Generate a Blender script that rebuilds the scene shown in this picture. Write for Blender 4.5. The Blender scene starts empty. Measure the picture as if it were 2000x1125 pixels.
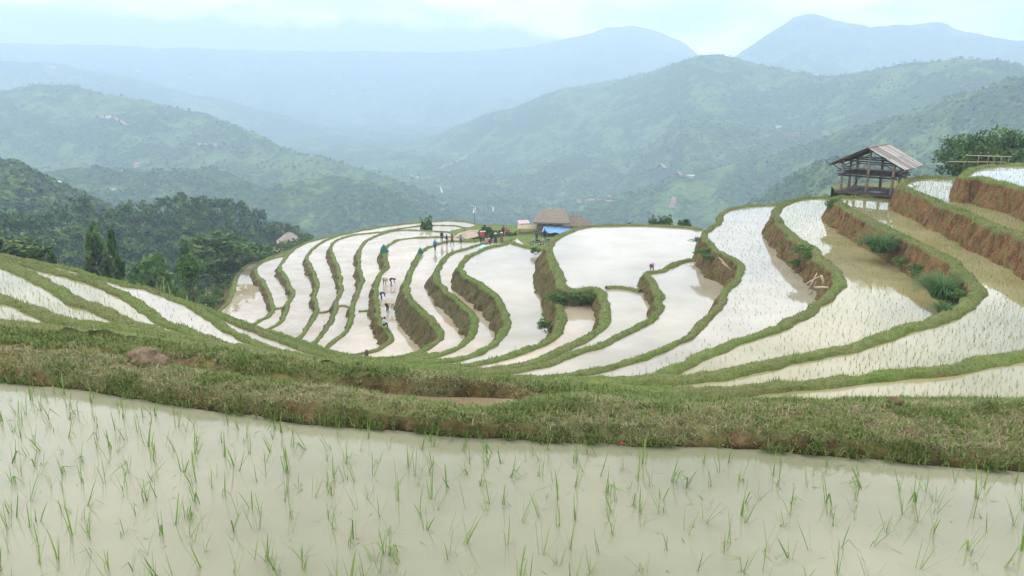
import bpy, bmesh, math, random
import numpy as np
from mathutils import Vector, Matrix
from mathutils.geometry import tessellate_polygon

S = bpy.context.scene
C = S.collection
R = math.radians
RNG = np.random.default_rng(7)
random.seed(7)

# ------------------------------------------------------------------ camera
F_PX = 1556.0                       # focal length in pixels of the 2000 px wide photograph
PITCH = math.atan((562.5 - 160) / F_PX)
cam = bpy.data.cameras.new('camera')
cam.lens = 36 * F_PX / 2000
cam.sensor_width = 36
cam.clip_start, cam.clip_end = 0.1, 40000
co = bpy.data.objects.new('camera', cam)
co.rotation_euler = (math.pi / 2 - PITCH, 0, 0)
C.objects.link(co)
S.camera = co

# ------------------------------------------------------------------ sky, sun, exposure
SUN_EL, SUN_AZ = R(52), R(-35)      # azimuth from +Y towards +X
W = bpy.data.worlds.new('World'); S.world = W; W.use_nodes = True
nt = W.node_tree; nt.nodes.clear()
N, L = nt.nodes.new, nt.links.new
out = N('ShaderNodeOutputWorld'); bg = N('ShaderNodeBackground'); bg.inputs[1].default_value = 0.1
sky = N('ShaderNodeTexSky'); sky.sky_type = 'NISHITA'; sky.sun_disc = False
sky.sun_elevation = SUN_EL; sky.sun_rotation = SUN_AZ; sky.air_density = 1.2; sky.dust_density = 1.5
tc = N('ShaderNodeTexCoord'); sep = N('ShaderNodeSeparateXYZ'); L(tc.outputs['Generated'], sep.inputs[0])
mz = N('ShaderNodeMath'); mz.operation = 'MAXIMUM'; L(sep.outputs[2], mz.inputs[0]); mz.inputs[1].default_value = 0.0
az = N('ShaderNodeMath'); az.operation = 'ADD'; L(mz.outputs[0], az.inputs[0]); az.inputs[1].default_value = 0.22
comb = N('ShaderNodeCombineXYZ')
for k in (0, 1):
    dv = N('ShaderNodeMath'); dv.operation = 'DIVIDE'; L(sep.outputs[k], dv.inputs[0]); L(az.outputs[0], dv.inputs[1]); L(dv.outputs[0], comb.inputs[k])
n1 = N('ShaderNodeTexNoise'); n1.inputs['Scale'].default_value = 1.15; n1.inputs['Detail'].default_value = 7; n1.inputs['Roughness'].default_value = 0.55
L(comb.outputs[0], n1.inputs['Vector'])
cr = N('ShaderNodeValToRGB'); cr.color_ramp.elements[0].position = 0.36; cr.color_ramp.elements[1].position = 0.60
cr.color_ramp.elements[0].color = (0.78, 0.78, 0.78, 1); cr.color_ramp.elements[1].color = (0.99, 0.99, 0.99, 1)
L(n1.outputs[0], cr.inputs[0])
n2 = N('ShaderNodeTexNoise'); n2.inputs['Scale'].default_value = 2.3; n2.inputs['Detail'].default_value = 6
L(comb.outputs[0], n2.inputs['Vector'])
cc = N('ShaderNodeValToRGB'); cc.color_ramp.elements[0].position = 0.36; cc.color_ramp.elements[1].position = 0.58
cc.color_ramp.elements[0].color = (12.0, 13.0, 14.6, 1); cc.color_ramp.elements[1].color = (28.5, 26.3, 24.8, 1)
L(n2.outputs[0], cc.inputs[0])
mx = N('ShaderNodeMix'); mx.data_type = 'RGBA'
L(cr.outputs[0], mx.inputs[0]); L(sky.outputs[0], mx.inputs[6]); L(cc.outputs[0], mx.inputs[7])
ex = N('ShaderNodeMath'); ex.operation = 'MULTIPLY'; L(mz.outputs[0], ex.inputs[0]); ex.inputs[1].default_value = -7.0
ex2 = N('ShaderNodeMath'); ex2.operation = 'EXPONENT'; L(ex.outputs[0], ex2.inputs[0])
ex3 = N('ShaderNodeMath'); ex3.operation = 'MULTIPLY_ADD'; L(ex2.outputs[0], ex3.inputs[0]); ex3.inputs[1].default_value = 1.15; ex3.inputs[2].default_value = 0.86
vm = N('ShaderNodeVectorMath'); vm.operation = 'SCALE'; L(mx.outputs[2], vm.inputs[0]); L(ex3.outputs[0], vm.inputs['Scale'])
# distant bank of grey-blue mist low on the horizon, thicker to the left, with a ragged white upper edge
nb = N('ShaderNodeTexNoise'); nb.inputs['Scale'].default_value = 9.0; nb.inputs['Detail'].default_value = 6; nb.inputs['Roughness'].default_value = 0.55; L(tc.outputs['Generated'], nb.inputs['Vector'])
mr = N('ShaderNodeMapRange'); mr.interpolation_type = 'SMOOTHSTEP'; L(sep.outputs[0], mr.inputs[0])
for i_, v_ in enumerate((-0.02, 0.20, 0.040, -0.03)): mr.inputs[i_ + 1].default_value = v_
th_ = N('ShaderNodeMath'); th_.operation = 'MULTIPLY_ADD'; L(nb.outputs[0], th_.inputs[0]); th_.inputs[1].default_value = 0.075; L(mr.outputs[0], th_.inputs[2])
df = N('ShaderNodeMath'); df.operation = 'SUBTRACT'; L(th_.outputs[0], df.inputs[0]); L(sep.outputs[2], df.inputs[1])
mm = N('ShaderNodeMapRange'); mm.interpolation_type = 'SMOOTHSTEP'; L(df.outputs[0], mm.inputs[0]); mm.inputs[1].default_value = -0.004; mm.inputs[2].default_value = 0.016
mb = N('ShaderNodeMix'); mb.data_type = 'RGBA'; L(mm.outputs[0], mb.inputs[0]); L(vm.outputs[0], mb.inputs[6]); mb.inputs[7].default_value = (8.6, 8.8, 9.8, 1)
L(mb.outputs[2], bg.inputs[0]); L(bg.outputs[0], out.inputs[0])

sun = bpy.data.lights.new('sun', 'SUN'); sun.energy = 1.5; sun.angle = R(10); sun.color = (1, 0.95, 0.87)
so = bpy.data.objects.new('sun', sun); C.objects.link(so)
sd = Vector((math.sin(SUN_AZ) * math.cos(SUN_EL), math.cos(SUN_AZ) * math.cos(SUN_EL), math.sin(SUN_EL)))
so.rotation_euler = sd.to_track_quat('Z', 'Y').to_euler()

S.view_settings.view_transform = 'Standard'; S.view_settings.look = 'None'
S.view_settings.exposure = 0.18; S.view_settings.gamma = 1
S.view_settings.use_curve_mapping = False
S.render.engine = 'CYCLES'
S.cycles.use_denoising = True
S.cycles.max_bounces = 8; S.cycles.volume_bounces = 3; S.cycles.transparent_max_bounces = 8
S.cycles.caustics_reflective = False; S.cycles.caustics_refractive = False

# ------------------------------------------------------------------ projection helpers
cp, sp = math.cos(PITCH), math.sin(PITCH)
def rays(P):
    P = np.atleast_2d(np.asarray(P, float))
    cx = (P[:, 0] - 1000) / F_PX; cy = (562.5 - P[:, 1]) / F_PX
    return np.stack([cx, cp + cy * sp, -sp + cy * cp], 1)
def unproj(P, z):
    """Where the sight lines through photo pixels P meet the level z."""
    d = rays(P); z = np.broadcast_to(np.asarray(z, float), (len(d),))
    return d * (z / d[:, 2])[:, None]
def at(px, py, z):
    return Vector(unproj([(px, py)], z)[0])
def project(X):
    X = np.asarray(X, float)
    f = X[..., 1] * cp - X[..., 2] * sp; u = X[..., 1] * sp + X[..., 2] * cp
    return 1000 + F_PX * X[..., 0] / f, 562.5 - F_PX * u / f, f

# ------------------------------------------------------------------ numpy noise
def _hash(ix, iy, iz, s):
    h = (ix * 374761393 + iy * 668265263 + iz * 2147483647 + s * 974634777) & 0xFFFFFFFF
    h = ((h ^ (h >> 13)) * 1274126177) & 0xFFFFFFFF
    return ((h ^ (h >> 16)) & 0xFFFF) / 32767.5 - 1
def vnoise(x, y, z=None, seed=0):
    x = np.asarray(x, float); y = np.asarray(y, float); z = np.zeros_like(x) if z is None else np.asarray(z, float)
    xi, yi, zi = np.floor(x).astype(np.int64), np.floor(y).astype(np.int64), np.floor(z).astype(np.int64)
    fx, fy, fz = x - xi, y - yi, z - zi
    fx, fy, fz = (t * t * (3 - 2 * t) for t in (fx, fy, fz))
    r = 0
    for a in (0, 1):
        for b in (0, 1):
            for c in (0, 1):
                r = r + _hash(xi + a, yi + b, zi + c, seed) * (fx if a else 1 - fx) * (fy if b else 1 - fy) * (fz if c else 1 - fz)
    return r
def fbm(x, y, z=None, o=4, seed=0, g=0.5):
    r = 0; a = 1.0; t = 0; f = 1.0
    for k in range(o):
        r = r + a * vnoise(x * f, y * f, None if z is None else z * f, seed + k); t += a; a *= g; f *= 2.03
    return r / t

# ------------------------------------------------------------------ object helpers
def tag(o, label=None, cat=None, group=None, kind=None):
    if label: o['label'] = label
    if cat: o['category'] = cat
    if group: o['group'] = group
    if kind: o['kind'] = kind
    return o
def link(o, parent=None):
    C.objects.link(o)
    if parent: o.parent = parent
    return o
def mesh_np(name, V, F, mats, attrs=None, smooth=True, mat_idx=None):
    """Fast mesh from arrays; F is an (n,3) or (n,4) int array."""
    V = np.ascontiguousarray(V, np.float32); F = np.ascontiguousarray(F, np.int32)
    me = bpy.data.meshes.new(name)
    me.vertices.add(len(V)); me.vertices.foreach_set('co', V.ravel())
    k = F.shape[1]
    me.loops.add(F.size); me.loops.foreach_set('vertex_index', F.ravel())
    me.polygons.add(len(F)); me.polygons.foreach_set('loop_start', np.arange(0, F.size, k, dtype=np.int32))
    if mat_idx is not None: me.polygons.foreach_set('material_index', np.ascontiguousarray(mat_idx, np.int32))
    me.update(calc_edges=True); me.validate()
    if smooth: me.shade_smooth()
    for m in (mats if isinstance(mats, (list, tuple)) else [mats]): me.materials.append(m)
    for n, a in (attrs or {}).items():
        at_ = me.attributes.new(n, 'FLOAT', 'POINT'); at_.data.foreach_set('value', np.ascontiguousarray(a, np.float32))
    return me
def obj_np(name, V, F, mats, attrs=None, parent=None, smooth=True, mat_idx=None):
    return link(bpy.data.objects.new(name, mesh_np(name, V, F, mats, attrs, smooth, mat_idx)), parent)
def grid_faces(n, m):
    a = np.arange(n * m).reshape(n, m)
    return np.stack([a[:-1, :-1], a[1:, :-1], a[1:, 1:], a[:-1, 1:]], -1).reshape(-1, 4)
def empty(name, loc, label, cat, group=None, rz=0):
    o = bpy.data.objects.new(name, None); o.location = loc; o.rotation_euler = (0, 0, rz); C.objects.link(o)
    o.empty_display_size = 0.3
    return tag(o, label, cat, group)

class MB:
    """Collects boxes, bars and tubes and links them as one mesh."""
    def __init__(s): s.v = []; s.f = []
    def box(s, c, d, rot=None):
        b = len(s.v)
        for x in (-.5, .5):
            for y in (-.5, .5):
                for z in (-.5, .5):
                    p = Vector((x * d[0], y * d[1], z * d[2]))
                    if rot: p = rot @ p
                    s.v.append(tuple(p + Vector(c)))
        s.f += [tuple(b + i for i in q) for q in ((0, 1, 3, 2), (4, 6, 7, 5), (0, 4, 5, 1), (2, 3, 7, 6), (0, 2, 6, 4), (1, 5, 7, 3))]
        return s
    def tube(s, pts, r, n=7, cap=True):
        pts = [Vector(p) for p in pts]; r = r if isinstance(r, (list, tuple)) else [r] * len(pts)
        b = len(s.v)
        for i, p in enumerate(pts):
            t = (pts[min(i + 1, len(pts) - 1)] - pts[max(i - 1, 0)]).normalized()
            u = t.orthogonal().normalized() if i == 0 else (u - t * u.dot(t)).normalized()
            w = t.cross(u)
            for k in range(n):
                a = 2 * math.pi * k / n
                s.v.append(tuple(p + (u * math.cos(a) + w * math.sin(a)) * r[i]))
        for i in range(len(pts) - 1):
            for k in range(n):
                s.f.append((b + i * n + k, b + i * n + (k + 1) % n, b + (i + 1) * n + (k + 1) % n, b + (i + 1) * n + k))
        if cap:
            s.f.append(tuple(b + k for k in range(n))[::-1]); s.f.append(tuple(b + (len(pts) - 1) * n + k for k in range(n)))
        return s
    def poly(s, pts, faces):
        b = len(s.v); s.v += [tuple(p) for p in pts]; s.f += [tuple(b + i for i in q) for q in faces]; return s
    def mesh(s, name, mat, smooth=False):
        me = bpy.data.meshes.new(name); me.from_pydata(s.v, [], s.f); me.update()
        me.materials.append(mat)
        if smooth: me.shade_smooth()
        return me
    def build(s, name, mat, parent=None, smooth=False, loc=None):
        o = link(bpy.data.objects.new(name, s.mesh(name, mat, smooth)), parent)
        if loc is not None: o.location = loc
        return o

# ------------------------------------------------------------------ materials
def new_mat(name):
    m = bpy.data.materials.new(name); m.use_nodes = True
    t = m.node_tree; b = t.nodes['Principled BSDF']
    return m, t, b
def noise_node(t, scale, detail=4, rough=0.55, coord='pos', dist=0.0):
    n = t.nodes.new('ShaderNodeTexNoise'); n.inputs['Scale'].default_value = scale
    n.inputs['Detail'].default_value = detail; n.inputs['Roughness'].default_value = rough; n.inputs['Distortion'].default_value = dist
    if coord == 'pos':
        g = t.nodes.new('ShaderNodeNewGeometry'); t.links.new(g.outputs['Position'], n.inputs['Vector'])
    else:
        g = t.nodes.new('ShaderNodeTexCoord'); t.links.new(g.outputs['Object'], n.inputs['Vector'])
    return n
def ramp(t, src, stops):
    r = t.nodes.new('ShaderNodeValToRGB'); e = r.color_ramp.elements
    while len(e) < len(stops): e.new(0.5)
    for k, (p, c) in enumerate(stops):
        e[k].position = p; e[k].color = (*c, 1) if len(c) == 3 else c
    t.links.new(src, r.inputs[0]); return r.outputs[0]
def mixc(t, fac, a, b, mode='MIX'):
    m = t.nodes.new('ShaderNodeMix'); m.data_type = 'RGBA'; m.blend_type = mode
    for i, v in ((0, fac), (6, a), (7, b)):
        if isinstance(v, (int, float)): m.inputs[i].default_value = v
        elif isinstance(v, tuple): m.inputs[i].default_value = (*v, 1)
        else: t.links.new(v, m.inputs[i])
    return m.outputs[2]
def math_(t, op, a, b=0.0, c=None):
    m = t.nodes.new('ShaderNodeMath'); m.operation = op
    for i, v in enumerate((a, b) if c is None else (a, b, c)):
        if isinstance(v, (int, float)): m.inputs[i].default_value = v
        else: t.links.new(v, m.inputs[i])
    return m.outputs[0]
def attr(t, name):
    a = t.nodes.new('ShaderNodeAttribute'); a.attribute_name = name; return a.outputs['Fac']
def bump(t, b, h, strength=0.5, dist=0.05):
    n = t.nodes.new('ShaderNodeBump'); n.inputs['Strength'].default_value = strength; n.inputs['Distance'].default_value = dist
    t.links.new(h, n.inputs['Height']); t.links.new(n.outputs[0], b.inputs['Normal'])

def simple_mat(name, col, rough=0.8, var=0.25, scale=3.0, coord='obj', spec=0.2, bmp=0.0):
    m, t, b = new_mat(name)
    n = noise_node(t, scale, 5, 0.6, coord)
    lo = tuple(c * (1 - var) for c in col); hi = tuple(min(1, c * (1 + var)) for c in col)
    t.links.new(ramp(t, n.outputs[0], [(0.3, lo), (0.7, hi)]), b.inputs['Base Color'])
    b.inputs['Roughness'].default_value = rough; b.inputs['Specular IOR Level'].default_value = spec
    if bmp: bump(t, b, n.outputs[0], 0.6, bmp)
    return m

def bank_mat():
    """Earth bank: grass on top, bare soil on the cut wall; attributes soil, red, dry, tint."""
    m, t, b = new_mat('earth_bank')
    a = noise_node(t, 1.3, 6, 0.62); c = noise_node(t, 7.0, 5, 0.65); d = noise_node(t, 0.35, 3)
    g = ramp(t, c.outputs[0], [(0.30, (0.065, 0.105, 0.024)), (0.48, (0.125, 0.195, 0.042)), (0.62, (0.18, 0.24, 0.065)), (0.75, (0.24, 0.25, 0.10))])
    g2 = ramp(t, a.outputs[0], [(0.35, (0.075, 0.125, 0.028)), (0.65, (0.20, 0.225, 0.075))])
    g = mixc(t, 0.45, g, g2)
    dryc = ramp(t, c.outputs[0], [(0.3, (0.10, 0.085, 0.045)), (0.55, (0.19, 0.16, 0.085)), (0.75, (0.27, 0.24, 0.14))])
    g = mixc(t, attr(t, 'dry'), g, dryc)
    s_b = ramp(t, c.outputs[0], [(0.28, (0.055, 0.043, 0.020)), (0.5, (0.135, 0.105, 0.050)), (0.72, (0.23, 0.185, 0.10))])
    s_r = ramp(t, c.outputs[0], [(0.28, (0.10, 0.045, 0.022)), (0.5, (0.23, 0.105, 0.050)), (0.72, (0.36, 0.20, 0.11))])
    soil = mixc(t, attr(t, 'red'), s_b, s_r)
    sv = t.nodes.new('ShaderNodeVectorMath'); sv.operation = 'MULTIPLY'; ge = t.nodes.new('ShaderNodeNewGeometry'); t.links.new(ge.outputs['Position'], sv.inputs[0]); sv.inputs[1].default_value = (1, 1, .28)
    st = t.nodes.new('ShaderNodeTexNoise'); st.inputs['Scale'].default_value = 2.6; st.inputs['Detail'].default_value = 6; st.inputs['Roughness'].default_value = .68; t.links.new(sv.outputs[0], st.inputs['Vector'])
    soil = mixc(t, 1.0, soil, ramp(t, st.outputs[0], [(0.34, (.34, .33, .32)), (0.6, (1.1, 1.08, 1.0))]), 'MULTIPLY')
    moss = math_(t, 'MULTIPLY', ramp(t, a.outputs[0], [(0.46, (0, 0, 0)), (0.60, (1, 1, 1))]), 0.45)
    moss = math_(t, 'MAXIMUM', moss, math_(t, 'MULTIPLY', ramp(t, st.outputs[0], [(0.56, (0, 0, 0)), (0.63, (1, 1, 1))]), .6))
    soil = mixc(t, moss, soil, (0.125, 0.150, 0.045))
    f = math_(t, 'ADD', attr(t, 'soil'), math_(t, 'MULTIPLY', math_(t, 'SUBTRACT', c.outputs[0], 0.5), 1.6))
    f = ramp(t, f, [(0.42, (0, 0, 0)), (0.58, (1, 1, 1))])
    wet = ramp(t, attr(t, 'wet'), [(0.0, (1, 1, 1)), (1.0, (.38, .36, .34))])
    t.links.new(mixc(t, 1.0, mixc(t, f, g, soil), wet, 'MULTIPLY'), b.inputs['Base Color'])
    b.inputs['Roughness'].default_value = 0.95; b.inputs['Specular IOR Level'].default_value = 0.1
    bump(t, b, math_(t, 'ADD', c.outputs[0], a.outputs[0]), 0.9, 0.12)
    return m
def grass_mat(name='grass_blades', stops=None, transl=0.25):
    m, t, b = new_mat(name)
    stops = stops or [(0.0, (0.045, 0.090, 0.018)), (0.35, (0.125, 0.195, 0.045)), (0.62, (0.215, 0.275, 0.08)), (0.76, (0.27, 0.26, 0.12)), (1.0, (0.42, 0.36, 0.23))]
    col = ramp(t, attr(t, 'tint'), stops)
    t.links.new(col, b.inputs['Base Color']); b.inputs['Roughness'].default_value = 0.7; b.inputs['Specular IOR Level'].default_value = 0.25
    tr = t.nodes.new('ShaderNodeBsdfTranslucent'); t.links.new(col, tr.inputs[0])
    ms = t.nodes.new('ShaderNodeMixShader'); ms.inputs[0].default_value = transl
    t.links.new(b.outputs[0], ms.inputs[1]); t.links.new(tr.outputs[0], ms.inputs[2]); t.links.new(ms.outputs[0], t.nodes['Material Output'].inputs[0])
    return m
def water_mat(name, c1, c2, rip=0.25, scale=9.0, ior=1.45):
    m, t, b = new_mat(name)
    n = noise_node(t, 0.22, 5, 0.6)
    t.links.new(ramp(t, n.outputs[0], [(0.35, c1), (0.65, c2)]), b.inputs['Base Color'])
    b.inputs['Roughness'].default_value = 0.035; b.inputs['IOR'].default_value = ior; b.inputs['Specular IOR Level'].default_value = 0.5
    r = noise_node(t, scale, 3, 0.5)
    bump(t, b, r.outputs[0], rip, 0.01)
    return m
def hill_mat():
    m, t, b = new_mat('forest_hills')
    big = noise_node(t, 0.0042, 5, 0.6); mid = noise_node(t, 0.02, 6, 0.65); fine = noise_node(t, 0.11, 4, 0.7)
    vor = t.nodes.new('ShaderNodeTexVoronoi'); vor.inputs['Scale'].default_value = 0.11
    g = t.nodes.new('ShaderNodeNewGeometry'); t.links.new(g.outputs['Position'], vor.inputs['Vector'])
    forest = ramp(t, fine.outputs[0], [(0.3, (0.022, 0.048, 0.016)), (0.5, (0.052, 0.098, 0.028)), (0.68, (0.10, 0.155, 0.044))])
    grass = ramp(t, mid.outputs[0], [(0.35, (0.085, 0.15, 0.038)), (0.65, (0.20, 0.29, 0.08))])
    fm = math_(t, 'ADD', math_(t, 'MULTIPLY', big.outputs[0], 0.55), math_(t, 'MULTIPLY', mid.outputs[0], 0.45))
    f = ramp(t, fm, [(0.50, (0, 0, 0)), (0.55, (1, 1, 1))])
    col = mixc(t, math_(t, 'MULTIPLY', f, 0.75), forest, grass)
    v2 = t.nodes.new('ShaderNodeTexVoronoi'); v2.inputs['Scale'].default_value = 0.0075; v2.feature = 'F1'
    wv = t.nodes.new('ShaderNodeMix'); wv.data_type = 'VECTOR'; wv.inputs[0].default_value = 0.25
    t.links.new(g.outputs['Position'], wv.inputs[4]); 
    sc = t.nodes.new('ShaderNodeVectorMath'); sc.operation = 'MULTIPLY_ADD'; t.links.new(mid.outputs[1], sc.inputs[0]); sc.inputs[1].default_value = (160, 160, 160); t.links.new(g.outputs['Position'], sc.inputs[2])
    t.links.new(sc.outputs[0], v2.inputs['Vector'])
    scar = ramp(t, v2.outputs['Distance'], [(0.14, (1, 1, 1)), (0.19, (0, 0, 0))])
    cs = t.nodes.new('ShaderNodeSeparateColor'); t.links.new(v2.outputs['Color'], cs.inputs[0])
    pick = ramp(t, cs.outputs[0], [(0.86, (0, 0, 0)), (0.88, (1, 1, 1))])
    col = mixc(t, math_(t, 'MULTIPLY', math_(t, 'MULTIPLY', scar, pick), 0.6), col, (0.25, 0.14, 0.085))
    t.links.new(col, b.inputs['Base Color']); b.inputs['Roughness'].default_value = 1; b.inputs['Specular IOR Level'].default_value = 0.0
    h = math_(t, 'ADD', math_(t, 'MULTIPLY', vor.outputs['Distance'], -1.0), math_(t, 'MULTIPLY', fine.outputs[0], 1.2))
    bump(t, b, h, 1.0, 6.0)
    return m
M = {}
M['bank'] = bank_mat(); M['grass'] = grass_mat(); M['hill'] = hill_mat()
M['seed'] = grass_mat('rice_leaves', [(0, (0.08, 0.16, 0.03)), (0.5, (0.17, 0.31, 0.06)), (1, (0.30, 0.36, 0.12))], 0.4)
M['leaf'] = grass_mat('tree_leaves', [(0, (0.018, 0.045, 0.016)), (0.4, (0.058, 0.115, 0.030)), (0.7, (0.115, 0.195, 0.048)), (1, (0.15, 0.23, 0.06))], 0.2)
M['leaf_light'] = grass_mat('light_tree_leaves', [(0, (0.05, 0.10, 0.025)), (0.5, (0.10, 0.19, 0.045)), (1, (0.20, 0.29, 0.08))], 0.25)
M['pond'] = water_mat('muddy_pond_water', (0.195, 0.200, 0.124), (0.275, 0.275, 0.185), 0.035, 3.0, 1.42)
M['w_clear'] = water_mat('paddy_water_still', (0.30, 0.27, 0.19), (0.38, 0.35, 0.27), 0.08, 2.0, 1.6)
M['w_mud'] = water_mat('paddy_water_muddy', (0.32, 0.25, 0.14), (0.42, 0.37, 0.28), 0.10, 2.0, 1.6)
M['w_ditch'] = water_mat('ditch_mud_water', (0.17, 0.125, 0.07), (0.24, 0.185, 0.115), 0.05, 3.0, 1.36)
M['w_olive'] = water_mat('paddy_water_olive', (0.25, 0.23, 0.10), (0.33, 0.30, 0.17), 0.08, 3.0, 1.55)
M['path'] = simple_mat('dirt_path', (0.36, 0.29, 0.22), 0.95, 0.25, 0.8, 'pos')
M['clod'] = simple_mat('earth_clod', (0.15, 0.105, 0.062), 0.95, 0.5, 9.0, 'obj', 0.1, 0.02)
M['rock'] = simple_mat('rock', (0.17, 0.13, 0.085), 0.95, 0.55, 11.0, 'obj', 0.1, 0.03)
M['bark'] = simple_mat('bark', (0.13, 0.095, 0.065), 0.95, 0.35, 4.0)
M['wood'] = simple_mat('weathered_wood', (0.27, 0.225, 0.18), 0.9, 0.4, 6.0)
M['wood_dark'] = simple_mat('dark_wood', (0.10, 0.08, 0.065), 0.9, 0.4, 6.0)
M['thatch'] = simple_mat('thatch', (0.25, 0.215, 0.17), 1.0, 0.35, 5.0, 'obj', 0.05, 0.05)
M['bamboo'] = simple_mat('bamboo_pole', (0.50, 0.42, 0.28), 0.7, 0.25, 4.0)
for i_, c_ in enumerate(((0.29, 0.265, 0.235), (0.38, 0.355, 0.32), (0.22, 0.20, 0.175))): M['plank%d' % i_] = simple_mat('roof_wood', c_, 0.9, 0.3, 5.0)
M['white'] = simple_mat('white_plaster', (0.72, 0.72, 0.70), 0.8, 0.1)
M['redroof'] = simple_mat('red_roof', (0.40, 0.20, 0.15), 0.8, 0.25)

# ------------------------------------------------------------------ terrace rims (photo pixels of each crest, and its level)
def cr_spline(P, n=8):
    P = np.asarray(P, float)
    Q = np.vstack([2 * P[0] - P[1], P, 2 * P[-1] - P[-2]])
    o = []
    for i in range(1, len(Q) - 2):
        p0, p1, p2, p3 = Q[i - 1:i + 3]
        for t in np.linspace(0, 1, n, endpoint=False):
            o.append(0.5 * ((2 * p1) + (-p0 + p2) * t + (2 * p0 - 5 * p1 + 4 * p2 - p3) * t * t + (-p0 + 3 * p1 - 3 * p2 + p3) * t ** 3))
    o.append(Q[-2]); return np.array(o)
def resample(X, step):
    d = np.r_[0, np.cumsum(np.linalg.norm(np.diff(X, axis=0), axis=1))]
    n = max(2, int(d[-1] / step)); s = np.linspace(0, d[-1], n)
    return np.stack([np.interp(s, d, X[:, k]) for k in range(X.shape[1])], 1)

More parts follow.
